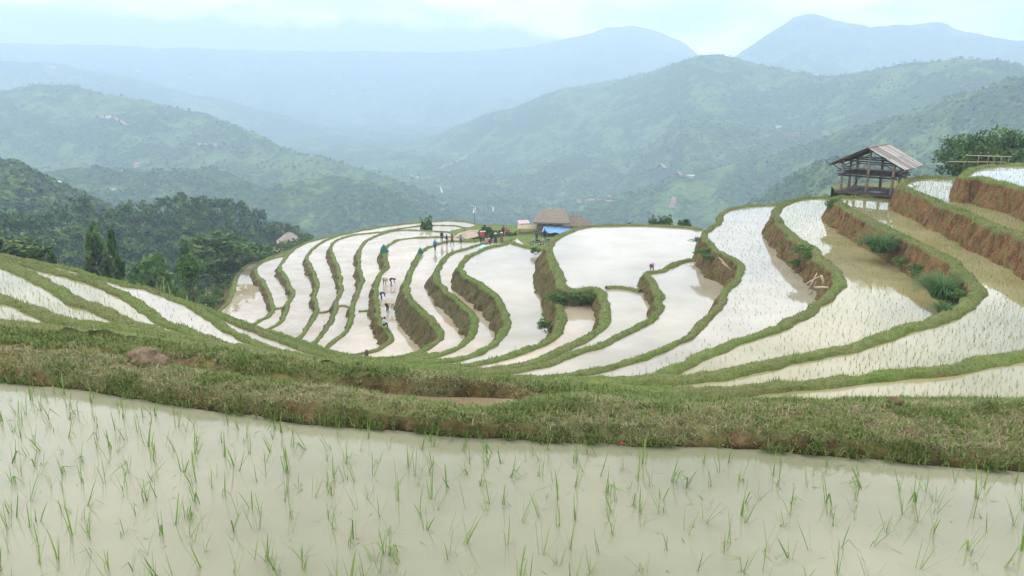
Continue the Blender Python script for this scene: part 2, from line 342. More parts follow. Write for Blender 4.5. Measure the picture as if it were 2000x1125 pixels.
# z of the water, half width of the dyke top, wall drop, wall batter, red soil, dryness, wall soil
RIM = {
 1: dict(z=-8.0, w=.28, drop=3.2, bat=1.0, red=.8, dry=.1, p=[(2200,320),(2080,321),(1951,325),(1905,331),(1884,342),(1889,349),(1915,350),(1951,358),(2000,370),(2070,392),(2200,440)]),
 2: dict(z=-10.0, w=.30, drop=3.2, bat=1.0, red=.8, dry=.28, p=[(1900,351),(1866,350),(1809,348),(1775,354),(1762,363),(1776,374),(1809,386),(1844,402),(1880,416),(1933,440),(1969,452),(2000,464),(2060,500),(2110,560),(2120,640),(2060,685),(1995,697),(1950,704),(1850,727),(1750,737),(1650,749),(1550,758),(1450,764),(1350,767),(1250,764),(1150,757),(1050,750),(900,744),(800,738),(700,727),(600,712),(500,694),(400,673),(300,655),(200,640),(120,628),(69,608),(30,594),(0,583),(-80,560),(-200,530)]),
 3: dict(z=-12.0, w=.38, drop=3.2, bat=1.1, red=.7, dry=.28, p=[(1800,372),(1745,379),(1690,386),(1640,387),(1631,393),(1645,401),(1666,416),(1702,434),(1730,448),(1773,469),(1816,491),(1855,510),(1878,534),(1905,563),(1908,578),(1880,604),(1844,622),(1800,638),(1750,651),(1675,675),(1625,688),(1550,703),(1450,725),(1350,742),(1275,746),(1200,749),(1100,748),(1000,746),(900,741),(800,734),(700,722),(600,706),(500,690),(420,677),(347,664),(280,643),(227,621),(187,605),(133,584),(93,557),(40,531),(0,516),(-80,494),(-200,465)]),
 4: dict(z=-14.0, w=.34, drop=3.2, bat=1.1, red=.35, dry=.28, p=[(1760,374),(1690,382),(1623,386),(1575,388),(1543,395),(1522,406),(1516,424),(1530,446),(1556,469),(1588,489),(1607,510),(1630,530),(1640,552),(1626,576),(1600,594),(1572,613),(1524,641),(1495,652),(1428,674),(1364,699),(1325,721),(1270,736),(1200,742),(1100,743),(1000,742),(900,738),(800,731),(700,720),(600,703),(540,692),(485,683),(430,672),(373,651),(320,629),(293,609),(240,578),(187,555),(133,538),(72,523),(0,508),(-80,487),(-200,458)]),
 5: dict(z=-16.0, w=0.25, drop=3.6, bat=1.3, red=.25, dry=.28, p=[(1560,396),(1511,401),(1460,404),(1415,414),(1404,434),(1377,459),(1390,482),(1409,498),(1440,514),(1446,533),(1434,552),(1415,568),(1409,594),(1380,626),(1348,658),(1300,682),(1285,690),(1200,716),(1125,733),(1075,738),(1000,740),(900,736),(800,728),(700,716),(620,704),(560,692),(500,672),(453,649),(420,627),(385,604),(347,587),(293,567),(240,555),(187,541),(133,526),(75,513),(0,500),(-80,480),(-200,450)]),
 6: dict(z=-18.3, w=0.29, drop=1.8, bat=1.0, red=.1, dry=.2, p=[(1410,540),(1385,518),(1360,509),(1334,512),(1310,520),(1292,530),(1262,537),(1272,551),(1286,579),(1286,604),(1262,631),(1216,655),(1171,676),(1120,691),(1080,709),(1050,718),(980,728),(900,730),(820,725),(740,717),(680,708),(620,691),(560,670),(500,646),(453,627),(415,609),(390,598)]),
 7: dict(z=-19.4, w=0.38, drop=3.6, bat=1.6, red=.1, dry=.3, p=[(1380,452),(1345,446),(1290,442),(1200,441),(1142,444),(1108,455),(1084,468),(1072,487),(1078,510),(1092,535),(1096,556),(1118,568),(1162,565),(1177,582),(1183,604),(1180,628),(1165,649),(1135,667),(1095,685),(1050,706),(1020,715),(950,724),(870,722),(790,716),(720,709),(680,702)]),
 8: dict(z=-20.7, w=0.37, drop=2.4, bat=1.2, red=.1, dry=.1, p=[(1120,568),(1100,574),(1086,590),(1094,606),(1097,626),(1088,650),(1064,670),(1013,691),(956,706),(899,716),(820,716),(760,712),(700,705)]),
 9: dict(z=-22.5, w=0.33, drop=2.6, bat=1.1, red=.0, dry=.05, p=[(1075,494),(1045,487),(1028,484),(1010,478),(993,474),(984,478),(957,484),(936,492),(910,507),(899,524),(905,537),(928,551),(950,565),(970,585),(985,610),(987,636),(979,656),(956,679),(913,698),(842,711),(757,711),(700,705),(660,696)]),
 10: dict(z=-24.5, w=0.33, drop=2.4, bat=1.1, red=.0, dry=.05, p=[(1010,466),(985,473),(960,474),(942,477),(922,483),(899,490),(876,498),(862,514),(852,536),(855,553),(871,571),(893,589),(913,608),(928,630),(922,653),(899,676),(859,693),(814,702),(760,707),(710,704)]),
 11: dict(z=-26.2, w=0.33, drop=3.6, bat=1.8, red=.05, dry=.05, p=[(990,470),(950,470),(916,472),(880,472),(858,476),(842,482),(822,492),(814,508),(800,539),(794,565),(802,588),(820,606),(842,625),(858,645),(858,662),(837,679),(814,690),(757,701),(700,699),(650,688),(600,672),(550,655),(500,640),(450,622),(410,606),(360,588)]),
 12: dict(z=-29.0, w=.27, drop=2.4, bat=1.4, red=.1, dry=.15, p=[(990,469),(950,469),(917,469),(903,466),(885,464),(857,464),(812,465),(785,468),(772,472),(756,482),(750,492),(753,505),(757,522),(743,536),(736,554),(734,576),(737,599),(742,625),(753,643),(764,659),(759,670),(736,684),(701,693),(670,698)]),
 13: dict(z=-30.5, w=.27, drop=2.0, bat=1.0, red=.05, dry=.2, p=[(930,470),(912,468),(898,462),(887,458),(876,454),(858,453),(824,451),(790,450),(766,452),(750,456),(731,463),(714,473),(703,487),(701,505),(703,528),(708,548),(700,568),(694,585),(687,610),(679,645),(656,665),(632,684),(612,698)]),
 14: dict(z=-31.8, w=.27, drop=2.0, bat=1.0, red=.05, dry=.2, p=[(940,450),(916,447),(898,443),(885,441),(840,441),(801,444),(755,452),(720,456),(684,461),(656,471),(646,486),(653,506),(662,531),(665,559),(664,573),(656,593),(650,616),(638,642),(616,666),(600,682)]),
 15: dict(z=-33.0, w=.27, drop=2.0, bat=1.0, red=.05, dry=.2, p=[(945,446),(930,438),(903,433),(867,432),(801,437),(750,443),(700,452),(660,461),(628,474),(610,488),(600,503),(605,519),(615,537),(620,559),(615,582),(620,606),(610,626),(588,656),(575,676)]),
 16: dict(z=-34.2, w=.27, drop=2.0, bat=1.0, red=.1, dry=.1, p=[(955,451),(934,441.5),(905,436),(867,434.8),(801,439.8),(750,445.5),(700,453.5),(640,464),(597,475),(570,491),(552,512),(546,524),(556,538),(568,562),(574,576),(563,592),(556,616),(542,634),(522,645),(500,662)]),
 17: dict(z=-35.3, w=.27, drop=2.0, bat=1.0, red=.2, dry=.1, p=[(600,476),(575,487),(555,499),(530,506),(508,515),(498,528),(504,541),(514,548),(522,567),(532,593),(535,605),(525,617),(494,634),(470,646)]),
 18: dict(z=-36.5, w=.35, drop=7.0, bat=8.0, red=.1, dry=.2, p=[(590,480),(558,493),(530,502),(505,512),(485,517),(469,531),(460,545),(454,571),(444,592),(426,609),(400,622)]),
}
for k, r in RIM.items():
    px = cr_spline(r['p'], 10)
    r['px'] = px; r['X'] = unproj(px, r['z'])

BANKS = []      # (grid positions, soil, dry) kept for scattering grass
def sweep(name, X, prof, amp=0.12, step=0.3, seed=1, red=0.0, dry=0.1, fine=1.0, taper=True, keep=True, dens=1.0):
    """Sweep a cross profile [(offset to the downhill side, height, soil)] along a level line."""
    X = resample(X, step)
    n = len(X)
    T = np.gradient(X[:, :2], axis=0)
    k = max(1, int(0.8 / step))
    ker = np.ones(2 * k + 1) / (2 * k + 1)
    T = np.stack([np.convolve(np.pad(T[:, i], k, mode='edge'), ker, mode='valid') for i in (0, 1)], 1)
    T /= np.linalg.norm(T, axis=1)[:, None] + 1e-9
    Nn = np.stack([T[:, 1], -T[:, 0]], 1)            # right-hand side = downhill
    P = np.array(prof, float); m = len(P)
    V = np.zeros((n, m, 3))
    V[..., 0] = X[:, 0, None] + Nn[:, 0, None] * P[None, :, 0]
    V[..., 1] = X[:, 1, None] + Nn[:, 1, None] * P[None, :, 0]
    V[..., 2] = X[:, 2, None] + P[None, :, 1]
    x, y, z = V[..., 0], V[..., 1], V[..., 2]
    a = fbm(x * .55, y * .55, z * .7, 3, seed); b = fbm(x * 2.1, y * 2.1, z * 2.1, 3, seed + 9); c = fbm(x * .9 + 40, y * .9, z * .9, 3, seed + 20)
    soilp = P[None, :, 2]
    wall = np.clip(soilp, 0, 1)
    off = (a * 1.5 + b * .8) * amp * (1 + 1.6 * wall)
    V[..., 0] += Nn[:, 0, None] * off; V[..., 1] += Nn[:, 1, None] * off
    V[..., 2] += (c * .9 + b * .5) * amp * .8
    ends = np.clip(np.minimum(np.arange(n), np.arange(n)[::-1]) * step / 1.2, 0, 1) if taper else np.ones(n)
    V[..., 2] -= ((1 - ends) * .35)[:, None]
    soil = np.broadcast_to(soilp, (n, m)) + 0.35 * fbm(x * .35, y * .35, z * .2, 2, seed + 31)
    soil = np.where(soilp < .05, soil * .5, soil)
    o = obj_np(name, V.reshape(-1, 3), grid_faces(n, m)[:, ::-1], M['bank'], dict(soil=soil.ravel(), red=np.full(n * m, red), dry=np.clip(dry + .5 * fbm(x * .3, y * .3, None, 2, 77), 0, 1).ravel()))
    tag(o, kind='structure')
    if keep: BANKS.append((V, np.array(soil), dry, dens))
    return o

def dyke_profile(w, drop, bat):
    h = .21
    return [(-w - .35, -.45, .2), (-w - .12, -.02, .3), (-w, .14, .0), (-w * .6, h * .85, 0), (-w * .1, h, 0), (w * .4, h * .95, 0), (w * .8, h * .62, 0), (w + .04, h * .2, .3), (w + .1, -.25, .85),
            (w + .1 + bat * .15, -.25 - drop * .15, .95), (w + .1 + bat * .35, -.25 - drop * .35, 1), (w + .1 + bat * .55, -.25 - drop * .55, 1), (w + .1 + bat * .8, -.25 - drop * .8, .95), (w + .1 + bat, -.25 - drop, .8), (w + .3 + bat * 1.4, -.25 - drop * 1.35, .8)]
for k, r in RIM.items():
    sweep('terrace_bank', r['X'], dyke_profile(r['w'], r['drop'], r['bat']), .17 if k > 8 else .15, .3 if k > 6 else .22, k * 3, r['red'], r['dry'])

# small cross dykes inside a paddy, flush with its water
def cross(p, z, w=.22, dry=.3):
    X = unproj(cr_spline(p, 8), z)
    sweep('field_dyke', X, [(-w - .2, -.3, .3), (-w, .02, .2), (-w * .5, .16, 0), (0, .2, 0), (w * .5, .16, 0), (w, .02, .3), (w + .2, -.4, .6)], .05, .25, int(p[0][0]), .1, dry, taper=False)
cross([(1184,563), (1205,562), (1230,565), (1250,570)], -19.35, .3, .6)
cross([(616,610), (632,611), (643,607)], -33.0); cross([(660,599), (672,598), (684,602)], -31.8)
cross([(700,609), (715,608), (735,604)], -30.5); cross([(533,605), (545,603), (556,601)], -35.3)
cross([(500,514), (508,513), (523,513)], -36.5)

# ------------------------------------------------------------------ water
def inside(P, poly):
    x, y = P[:, 0], P[:, 1]; c = np.zeros(len(P), bool); j = len(poly) - 1
    for i in range(len(poly)):
        xi, yi = poly[i]; xj, yj = poly[j]
        if yi != yj:
            c ^= ((yi > y) != (yj > y)) & (x < (xj - xi) * (y - yi) / (yj - yi) + xi)
        j = i
    return c
WATER = {}
def water(key, xy, z, mat):
    P = [Vector((float(a), float(b), 0)) for a, b in xy]
    tri = tessellate_polygon([P])
    V = np.array([(p.x, p.y, z) for p in P]); Fc = np.array(tri)
    a, b, c = (V[Fc[:, i]] for i in range(3))
    s = np.cross(b - a, c - a)[:, 2]
    Fc[s < 0] = Fc[s < 0][:, ::-1]
    o = obj_np('paddy_water', V, Fc, mat, smooth=False); tag(o, kind='structure')
    WATER[key] = (np.array([(p.x, p.y) for p in P]), z)
SHORE = [(-200,585),(-80,605),(0,626),(40,632),(69,632),(120,640),(200,650),(300,665),(400,683),(500,702),(600,720),(700,735),(800,746),(900,754),(1000,760),(1150,768),(1200,776),(1300,792),(1500,800),(1750,800),(2000,805),(2200,815)]
shore = unproj(cr_spline(SHORE, 4), -10.0)
mats = {1: 'w_clear', 2: 'w_olive', 3: 'w_olive', 4: 'w_olive', 5: 'w_clear', 6: 'w_clear', 7: 'w_clear', 8: 'w_mud', 9: 'w_clear', 10: 'w_mud', 11: 'w_mud', 12: 'w_mud', 13: 'w_mud', 14: 'w_mud', 15: 'w_mud', 16: 'w_mud', 17: 'w_mud', 18: 'w_mud'}
def rxy(k, a=None, b=None):
    return RIM[k]['X'][a:b:3, :2]
x1 = RIM[1]['X'][::2, :2]
water(1, x1, -8.0, M['w_clear'])
water(2, np.vstack([rxy(2), shore[:, :2], np.array([[70, 60], [60, 82]])]), -10.0, M['w_olive'])
for k in range(3, 19):
    up = rxy(k - 1)[::-1]
    if k == 12: up = rxy(11)[::-1]
    if k == 3: up = np.vstack([rxy(2)[::-1]])
    water(k, np.vstack([rxy(k), up]), RIM[k]['z'], M[mats[k]])

# ------------------------------------------------------------------ foreground pond and its banks
Z0 = -3.9
XS = np.array([-250, -150, 0, 100, 200, 330, 450, 600, 700, 850, 930, 1000, 1100, 1200, 1300, 1500, 1700, 1850, 2000, 2150, 2250], float)
def curve(ys, zs):
    ys = np.asarray(ys, float); zs = np.broadcast_to(np.asarray(zs, float), XS.shape)
    return lambda x: unproj(np.stack([x, np.interp(x, XS, ys)], 1), np.interp(x, XS, zs))
Wy = [734, 740, 750, 759, 772, 793, 812, 832, 840, 852, 858, 863, 869, 873, 876, 886, 902, 917, 928, 935, 939]
c_in = curve(np.array(Wy) + 14, Z0 - .25)
c_w = curve(Wy, Z0 - .02)
c_lip = curve([700, 706, 715, 722, 736, 754, 772, 792, 802, 822, 828, 827, 829, 832, 833, 843, 858, 872, 882, 888, 892], Z0 + .17)
c_top = curve([672, 678, 692, 694, 700, 720, 742, 762, 773, 806, 808, 796, 788, 792, 804, 808, 803, 799, 802, 807, 811], Z0 + .21)
c_crest = curve([669, 675, 689, 692, 697, 717, 739, 759, 770, 804, 806, 792, 783, 787, 799, 803, 797, 791, 791, 793, 795], Z0 + .22)
c_g1 = curve([668, 674, 688, 691, 697, 716, 738, 757, 768, 793, 796, 787, 782, 781, 788, 790, 788, 788, 790, 792, 794], [Z0 + .12] * 5 + [Z0 + .08, Z0 + .02, Z0 - .05, Z0 - .12, Z0 - .24, Z0 - .24, Z0 - .12, Z0] + [Z0 + .1] * 8)
c_g2 = curve([662, 670, 684, 687, 693, 714, 736, 755, 767, 786, 786, 782, 779, 779, 787, 790, 788, 788, 790, 792, 794], [Z0 + .1] * 5 + [Z0 + .0, Z0 - .08, Z0 - .12, Z0 - .18, Z0 - .25, Z0 - .25, Z0 - .18, Z0 - .1] + [Z0 - .2] * 8)
c_b1 = curve([650, 658, 672, 677, 682, 692, 702, 718, 726, 742, 748, 753, 762, 772, 786, 789, 788, 788, 790, 792, 794], [Z0 + .1] * 5 + [Z0] * 6 + [Z0 - .1] * 2 + [Z0 - .4] * 8)
c_b2 = curve([612, 622, 641, 650, 658, 673, 686, 705, 714, 731, 738, 744, 753, 764, 783, 789, 788, 788, 790, 792, 794], [Z0 + .05] * 5 + [Z0 - .05] * 6 + [Z0 - .2] * 2 + [Z0 - .8] * 8)
SHY = np.interp(XS, [p[0] for p in SHORE], [p[1] for p in SHORE])
c_s = curve(SHY, -10.05)
c_s0 = curve(SHY + 3, -8.6)
c_s2 = curve(SHY - 6, -10.6)
def loft(name, curves, counts, x0, x1, nx, amp, seed, soils, drys, red=0.1, keep=True, dens=1.0, freq=1.0):
    xs = np.linspace(x0, x1, nx); G = [c(xs) for c in curves]
    rows = []; so_ = []; dr = []
    for i in range(len(G) - 1):
        for t in np.linspace(0, 1, counts[i], endpoint=False):
            s = t * t * (3 - 2 * t) * .5 + t * .5
            rows.append(G[i] * (1 - s) + G[i + 1] * s); so_.append(soils[i] * (1 - t) + soils[i + 1] * t); dr.append(drys[i] * (1 - t) + drys[i + 1] * t)
    rows.append(G[-1]); so_.append(soils[-1]); dr.append(drys[-1])
    V = np.stack(rows, 1)
    x, y, z = V[..., 0], V[..., 1], V[..., 2]
    k = freq
    V[..., 2] = z + amp * (fbm(x * 1.3 * k, y * 1.3 * k, None, 3, seed) * 1.1 + .55 * fbm(x * 6 * k, y * 6 * k, None, 3, seed + 5))
    V[..., 1] = y + amp * .9 * fbm(x * 2.2 * k, y * .5 * k, z * 3 * k, 3, seed + 8)
    soil = np.array(so_)[None, :] + .5 * fbm(x * 1.1 * k, y * 1.1 * k, None, 3, seed + 3)
    dry = np.clip(np.array(dr)[None, :] + .45 * fbm(x * .9 * k, y * .9 * k, None, 3, seed + 4), 0, 1)
    n, m = soil.shape
    o = obj_np(name, V.reshape(-1, 3), grid_faces(n, m)[:, ::-1], M['bank'], dict(soil=soil.ravel(), red=np.full(n * m, red), dry=dry.ravel(), wet=(np.clip(1 - (V[..., 2] - Z0) / .07, 0, 1) * (name == 'pond_bank') * (np.arange(m) < 32)[None]).ravel()))
    tag(o, kind='structure')
    if keep: BANKS.append((V, soil, dry, dens))
    return o
loft('pond_bank', [c_in, c_w, c_lip, c_top, c_crest, c_g1, c_g2, c_b1, c_b2], [4, 22, 26, 5, 3, 5, 16, 22], -250, 2250, 1000, .06, 3,
     [.9, .85, .35, .25, .2, .6, .8, .25, .1], [.25, .35, .7, .8, .7, .6, .6, .7, .45], .12)
FGB = BANKS.pop()[:3]
loft('grass_slope', [c_b2, c_s0, c_s, c_s2], [30, 8, 4], -250, 2250, 420, .16, 13, [0, 0, .1, .5], [.6, .35, .25, .1], .1, dens=1.0, freq=.5)
pz = [(-300, 700), (2300, 700), (2300, 1600), (-300, 1600)]
pw = unproj([(x, y - 12) for x, y in zip(XS, Wy)], Z0)
pp = np.vstack([pw[:, :2], [[9, 1], [-9, 1]]])
P_ = [Vector((a, b, 0)) for a, b in pp]
o = obj_np('pond_water', np.array([(a, b, Z0) for a, b in pp]), np.array([t[::-1] for t in tessellate_polygon([P_])]), M['pond'], smooth=False); tag(o, kind='structure')
pb = unproj([(740, 800), (850, 812), (930, 812), (1010, 805), (1010, 780), (930, 776), (850, 776), (740, 768)], Z0 - .165)
o = obj_np('ditch_water', pb, np.array([t for t in tessellate_polygon([[Vector(p) for p in pb]])]), M['w_ditch'], smooth=False); tag(o, kind='structure')

# slope between the lowest near dyke and the bottom paddies
xs_ = np.linspace(380, 860, 140)
def pxcurve(k, lo, hi):
    p = RIM[k]['px']; i = np.argmax(p[:, 1] > 600) if k != 11 else np.argmax((p[:, 1] > 690) & (p[:, 0] < 830)); q = p[i:]; s = np.argsort(q[:, 0]); return q[s]
q6 = pxcurve(6, 0, 0); q6 = q6[q6[:, 0] < 900]; q11 = pxcurve(11, 0, 0)
f6 = lambda x: unproj(np.stack([x, np.interp(x, q6[:, 0], q6[:, 1])], 1), -18.6)
f6b = lambda x: unproj(np.stack([x, np.interp(x, q6[:, 0], q6[:, 1]) - 2], 1), -21.5)
f11 = lambda x: unproj(np.stack([x, np.interp(x, q11[:, 0], q11[:, 1])], 1), -26.1)
loft('grass_slope', [f6, f6b, f11], [20, 26], 340, 860, 200, .25, 51, [0, 0, 0], [.1, .05, .05], .4, freq=.35)

# shoulder of the spur behind the terraces, where the thatched house stands
KX = np.array([880, 905, 940, 1000, 1060, 1120, 1180, 1260], float)
def kc(ys, zs): return lambda x: unproj(np.stack([x, np.interp(x, KX, ys)], 1), np.interp(x, KX, zs))
loft('grass_shoulder', [kc([474, 473, 472, 474, 492, 490, 470, 462], [-29.5, -29.5, -29.4, -28, -23.2, -22.5, -22, -22]),
                        kc([466, 466, 465, 467, 474, 472, 462, 455], [-29.6, -29.4, -29.1, -28, -26, -25.5, -25, -25]),
                        kc([458, 456, 454, 457, 462, 460, 456, 452], [-30, -29.6, -29, -28.6, -28.3, -28, -28, -28]),
                        kc([452, 446, 440, 441, 446, 446, 446, 446], [-30.6, -30, -28.8, -28.6, -28.2, -28, -28, -28]),
                        kc([452, 446, 441, 442, 446, 446, 446, 446], [-38, -38, -38, -38, -38, -38, -38, -38])],
     [10, 10, 10, 8], 880, 1260, 150, .22, 71, [0, 0, 0, 0, 0], [.1, .1, .1, .2, .2], .1, freq=.3)
px_path = unproj([(880, 470), (905, 464), (925, 455), (940, 449)], [-28.9, -28.9, -28.6, -28.3])
pv = []
for (p, w) in zip(px_path, (1.2, 2.2, 2.8, 2.4)):
    pv += [p + np.array([-w, 0, 0]), p + np.array([w, 0, 0])]
o = obj_np('dirt_path', np.array(pv), np.array([[0, 1, 3, 2], [2, 3, 5, 4], [4, 5, 7, 6]]), M['path']); tag(o, kind='structure')

# ------------------------------------------------------------------ ground below the terraces
ctrl = []
for k, r in RIM.items():
    X = resample(r['X'], 2.5); q = project(X)[0]
    off = 3.4
    z = np.full(len(X), r['z'] - off)
    if k == 11: z = np.where(q < 730, -38.5, z)
    if k in (6, 7, 8, 9, 10): z = np.where(q < 800, r['z'] - 8, z)
    ctrl.append(np.column_stack([X[:, :2], z]))
ctrl.append(np.column_stack([resample(unproj([(900, 448), (1260, 448)], -31), 4)[:, :2], np.full(len(resample(unproj([(900, 448), (1260, 448)], -31), 4)), -34.0)]))
ctrl = np.vstack(ctrl)
gx, gy = np.meshgrid(np.arange(-150, 150, 2.0), np.arange(14, 262, 2.0), indexing='ij')
G2 = np.stack([gx.ravel(), gy.ravel()], 1)
gz = np.zeros(len(G2)); gd = np.zeros(len(G2))
for i in range(0, len(G2), 2000):
    d2 = ((G2[i:i + 2000, None] - ctrl[None, :, :2]) ** 2).sum(-1); w = 1 / (d2 + .5) ** 2
    gz[i:i + 2000] = (w * ctrl[None, :, 2]).sum(1) / w.sum(1); gd[i:i + 2000] = np.sqrt(d2.min(1))
gz = gz - .55 * np.maximum(0, gd - 5)
gz = np.where((G2[:, 1] < 40), np.minimum(gz, -16), gz)
gz = np.maximum(gz, -160) + fbm(G2[:, 0] * .05, G2[:, 1] * .05, None, 4, 5) * 1.2 * np.clip((gd - 5) / 10, 0, 1)

# far terrain: ridges given as (photo x, photo y, distance)
LAY = [
 dict(f=.45, b=.5, p=[(-450,230,520),(-300,265,540),(-100,300,550),(0,325,560),(40,333,560),(100,360,575),(165,392,590),(220,415,600),(300,450,620),(400,520,640),(520,640,660)]),
 dict(f=.42, b=.5, p=[(-300,520,250),(-100,500,280),(0,485,300),(60,470,320),(130,440,345),(180,432,350),(230,448,355),(290,440,365),(340,418,375),(420,424,385),(480,434,395),(540,455,400),(585,480,400),(640,520,400),(720,620,400)]),
 dict(f=.26, b=.3, p=[(-500,190,2700),(-200,165,2600),(0,180,2400),(70,163,2400),(130,166,2400),(200,184,2300),(300,200,2200),(330,210,2200),(400,220,2100),(440,240,2000),(500,262,1900),(530,281,1800),(600,304,1700),(700,330,1550),(780,356,1450),(850,390,1350),(905,425,1250),(1000,480,1200),(1200,560,1200)]),
 dict(f=.34, b=.4, p=[(-400,330,1300),(0,345,1250),(150,330,1300),(300,340,1250),(420,330,1300),(520,370,1200),(640,340,1250),(720,352,1200),(800,395,1150),(880,450,1100),(980,540,1100)]),
 dict(f=.26, b=.35, p=[(500,420,3600),(650,330,3500),(700,303,3400),(760,288,3300),(850,265,3200),(900,244,3100),(960,217,3000),(1000,211,3000),(1060,188,2950),(1130,168,2900),(1200,155,2800),(1280,138,2700),(1350,113,2600),(1400,105,2600),(1440,110,2600),(1520,132,2500),(1600,152,2400),(1680,140,2300),(1760,124,2200),(1850,118,2100),(1930,120,2000),(2000,127,1900),(2250,140,1700),(2600,150,1600)]),
 dict(f=.30, b=.35, p=[(2600,120,1100),(2200,140,1150),(2000,150,1200),(1960,158,1200),(1900,176,1250),(1820,205,1300),(1700,243,1350),(1600,273,1400),(1500,303,1450),(1350,343,1450),(1200,385,1400),(1080,430,1350),(960,500,1300)]),
 dict(f=.35, b=.4, p=[(2300,330,700),(2000,345,720),(1850,338,740),(1750,318,760),(1670,305,780),(1600,320,800),(1540,350,850),(1480,392,900),(1400,450,900),(1300,520,900)]),
 dict(f=.34, b=.4, p=[(900,430,1800),(1000,340,2000),(1100,312,2000),(1200,300,2050),(1300,330,1900),(1400,360,1800),(1500,400,1700)]),
 dict(f=.3, b=.3, p=[(900,260,4300),(1000,212,4200),(1080,193,4100),(1150,163,4000),(1190,160,4000),(1300,190,4000),(1400,260,4000)]),
 dict(f=.36, b=.4, p=[(1250,230,4700),(1350,155,4800),(1440,108,4800),(1500,67,4900),(1550,35,5000),(1580,28,5000),(1640,41,5000),(1700,52,5000),(1760,47,5000),(1830,44,5000),(1880,57,4900),(1940,71,4900),(2000,79,4800),(2250,110,4700),(2600,150,4600)]),
 dict(f=.24, b=.3, p=[(-600,70,6400),(-300,78,6500),(0,84,6600),(120,88,6650),(290,92,6750),(430,96,6850),(560,98,6900),(700,100,7000),(850,102,7000),(960,98,7050),(1040,90,7100),(1100,78,7150),(1180,55,7300),(1230,50,7400),(1290,62,7400),(1340,85,7300),(1380,120,7200),(1500,180,7000)]),
 dict(f=.30, b=.35, p=[(-500,120,4600),(-200,110,4600),(0,118,4500),(120,125,4400),(250,150,4300),(400,190,4200),(520,215,4100),(600,240,4000),(700,262,3900),(780,300,3900),(850,330,3900)]),
]
def far_height(az, d):
    V_ = np.interp(d, [120, 200, 300, 600, 1000, 12000], [-62, -85, -112, -170, -236, -262])
    h = V_.copy(); sil = np.zeros_like(h)
    x, y = d * np.sin(az), d * np.cos(az)
    warp = fbm(x / 420, y / 420, None, 4, 91)
    for i, l in enumerate(LAY):
        p = np.array(l['p'], float); rr = rays(p[:, :2]); a = np.arctan2(rr[:, 0], rr[:, 1]); o_ = np.argsort(a)
        z = p[:, 2] * rr[:, 2] / np.hypot(rr[:, 0], rr[:, 1])
        Dz = np.interp(az, a[o_], p[o_, 2]); Z = np.interp(az, a[o_], z[o_], left=z[o_][0], right=z[o_][-1])
        Z = np.where((az < a[o_][0] - .02) | (az > a[o_][-1] + .02), -400, Z)
        e = d - Dz
        sl = np.where(e < 0, l['f'] * (1 + .35 * warp), l['b'])
        hk = Z - sl * np.sqrt(e * e + (.012 * Dz) ** 2) + sl * .012 * Dz
        near = np.exp(-(e / (.05 * Dz)) ** 2)
        up = hk > h
        sil = np.where(up, near, sil); kk = 4.0
        h = np.maximum(h, hk)
    am = np.interp(d, [120, 300, 700, 1500, 4000, 9000], [2, 7, 20, 42, 90, 130])
    rid = 1 - np.abs(fbm(x / 330 + 9, y / 330, None, 5, 12)) * 2.4
    rid2 = fbm(x / 90, y / 90, None, 4, 33)
    fac = (1 - .88 * sil) * np.clip((h - V_) / 60 + .35, 0, 1)
    h = h + am * (rid - .55) * .75 * fac + am * .22 * rid2 * (1 - .6 * sil)
    h += np.interp(d, [200, 800, 3000], [0, 1.5, 3.5]) * fbm(x / 14, y / 14, None, 2, 35)
    return h
NA, ND = 900, 400
AZ = np.linspace(R(-47), R(47), NA); DD = np.geomspace(205, 7750, ND)
A2, D2 = np.meshgrid(AZ, DD, indexing='ij')
H2 = far_height(A2, D2)
V = np.stack([D2 * np.sin(A2), D2 * np.cos(A2), H2], -1)
o = obj_np('hills', V.reshape(-1, 3), grid_faces(NA, ND)[:, ::-1], M['hill']); tag(o, kind='structure')
gaz, gdd = np.arctan2(G2[:, 0], G2[:, 1]), np.hypot(G2[:, 0], G2[:, 1])
fz = far_height(gaz, np.maximum(gdd, 200))
t_ = np.clip((gdd - 190) / 40, 0, 1)
gz = np.where(gz < fz, fz * t_ + np.minimum(np.maximum(gz, -75), fz) * 0 + (1 - t_) * np.minimum(fz, -45), gz)
gz = np.where(gdd > 235, np.minimum(gz, fz - 3), gz)
GZ = gz.reshape(gx.shape)
o = obj_np('hillside_ground', np.column_stack([G2, gz]), grid_faces(*gx.shape)[:, ::-1], M['bank'],
           dict(soil=np.zeros(len(gz)), red=np.zeros(len(gz)), dry=np.clip(.05 + .3 * fbm(G2[:, 0] * .08, G2[:, 1] * .08, None, 3, 3), 0, 1))); tag(o, kind='structure')
def ground_z(x, y):
    d = math.hypot(x, y)
    if d > 232: return float(far_height(np.array([math.atan2(x, y)]), np.array([d]))[0])
    i = min(max((x + 150) / 2, 0), gx.shape[0] - 1.001); j = min(max((y - 14) / 2, 0), gx.shape[1] - 1.001)
    a, b = int(i), int(j); u, v = i - a, j - b
    return float(GZ[a, b] * (1 - u) * (1 - v) + GZ[a + 1, b] * u * (1 - v) + GZ[a, b + 1] * (1 - u) * v + GZ[a + 1, b + 1] * u * v)

#@@OBJ_BEGIN
# ------------------------------------------------------------------ sight-line hit on the ground
def hit(px, py, d0=125, d1=7000):
    r = rays([(px, py)])[0]; k = math.hypot(r[0], r[1]); a = math.atan2(r[0], r[1])
    ds = np.geomspace(d0, d1, 500)
    h = np.array([ground_z(d * math.sin(a), d * math.cos(a)) if d <= 232 else 0.0 for d in ds]); h = np.where(ds > 232, far_height(np.full(500, a), ds), h)
    zr = ds * r[2] / k
    i = np.argmax(h > zr) if (h > zr).any() else 499
    d = ds[i]; return Vector((d * math.sin(a), d * math.cos(a), float(h[i])))

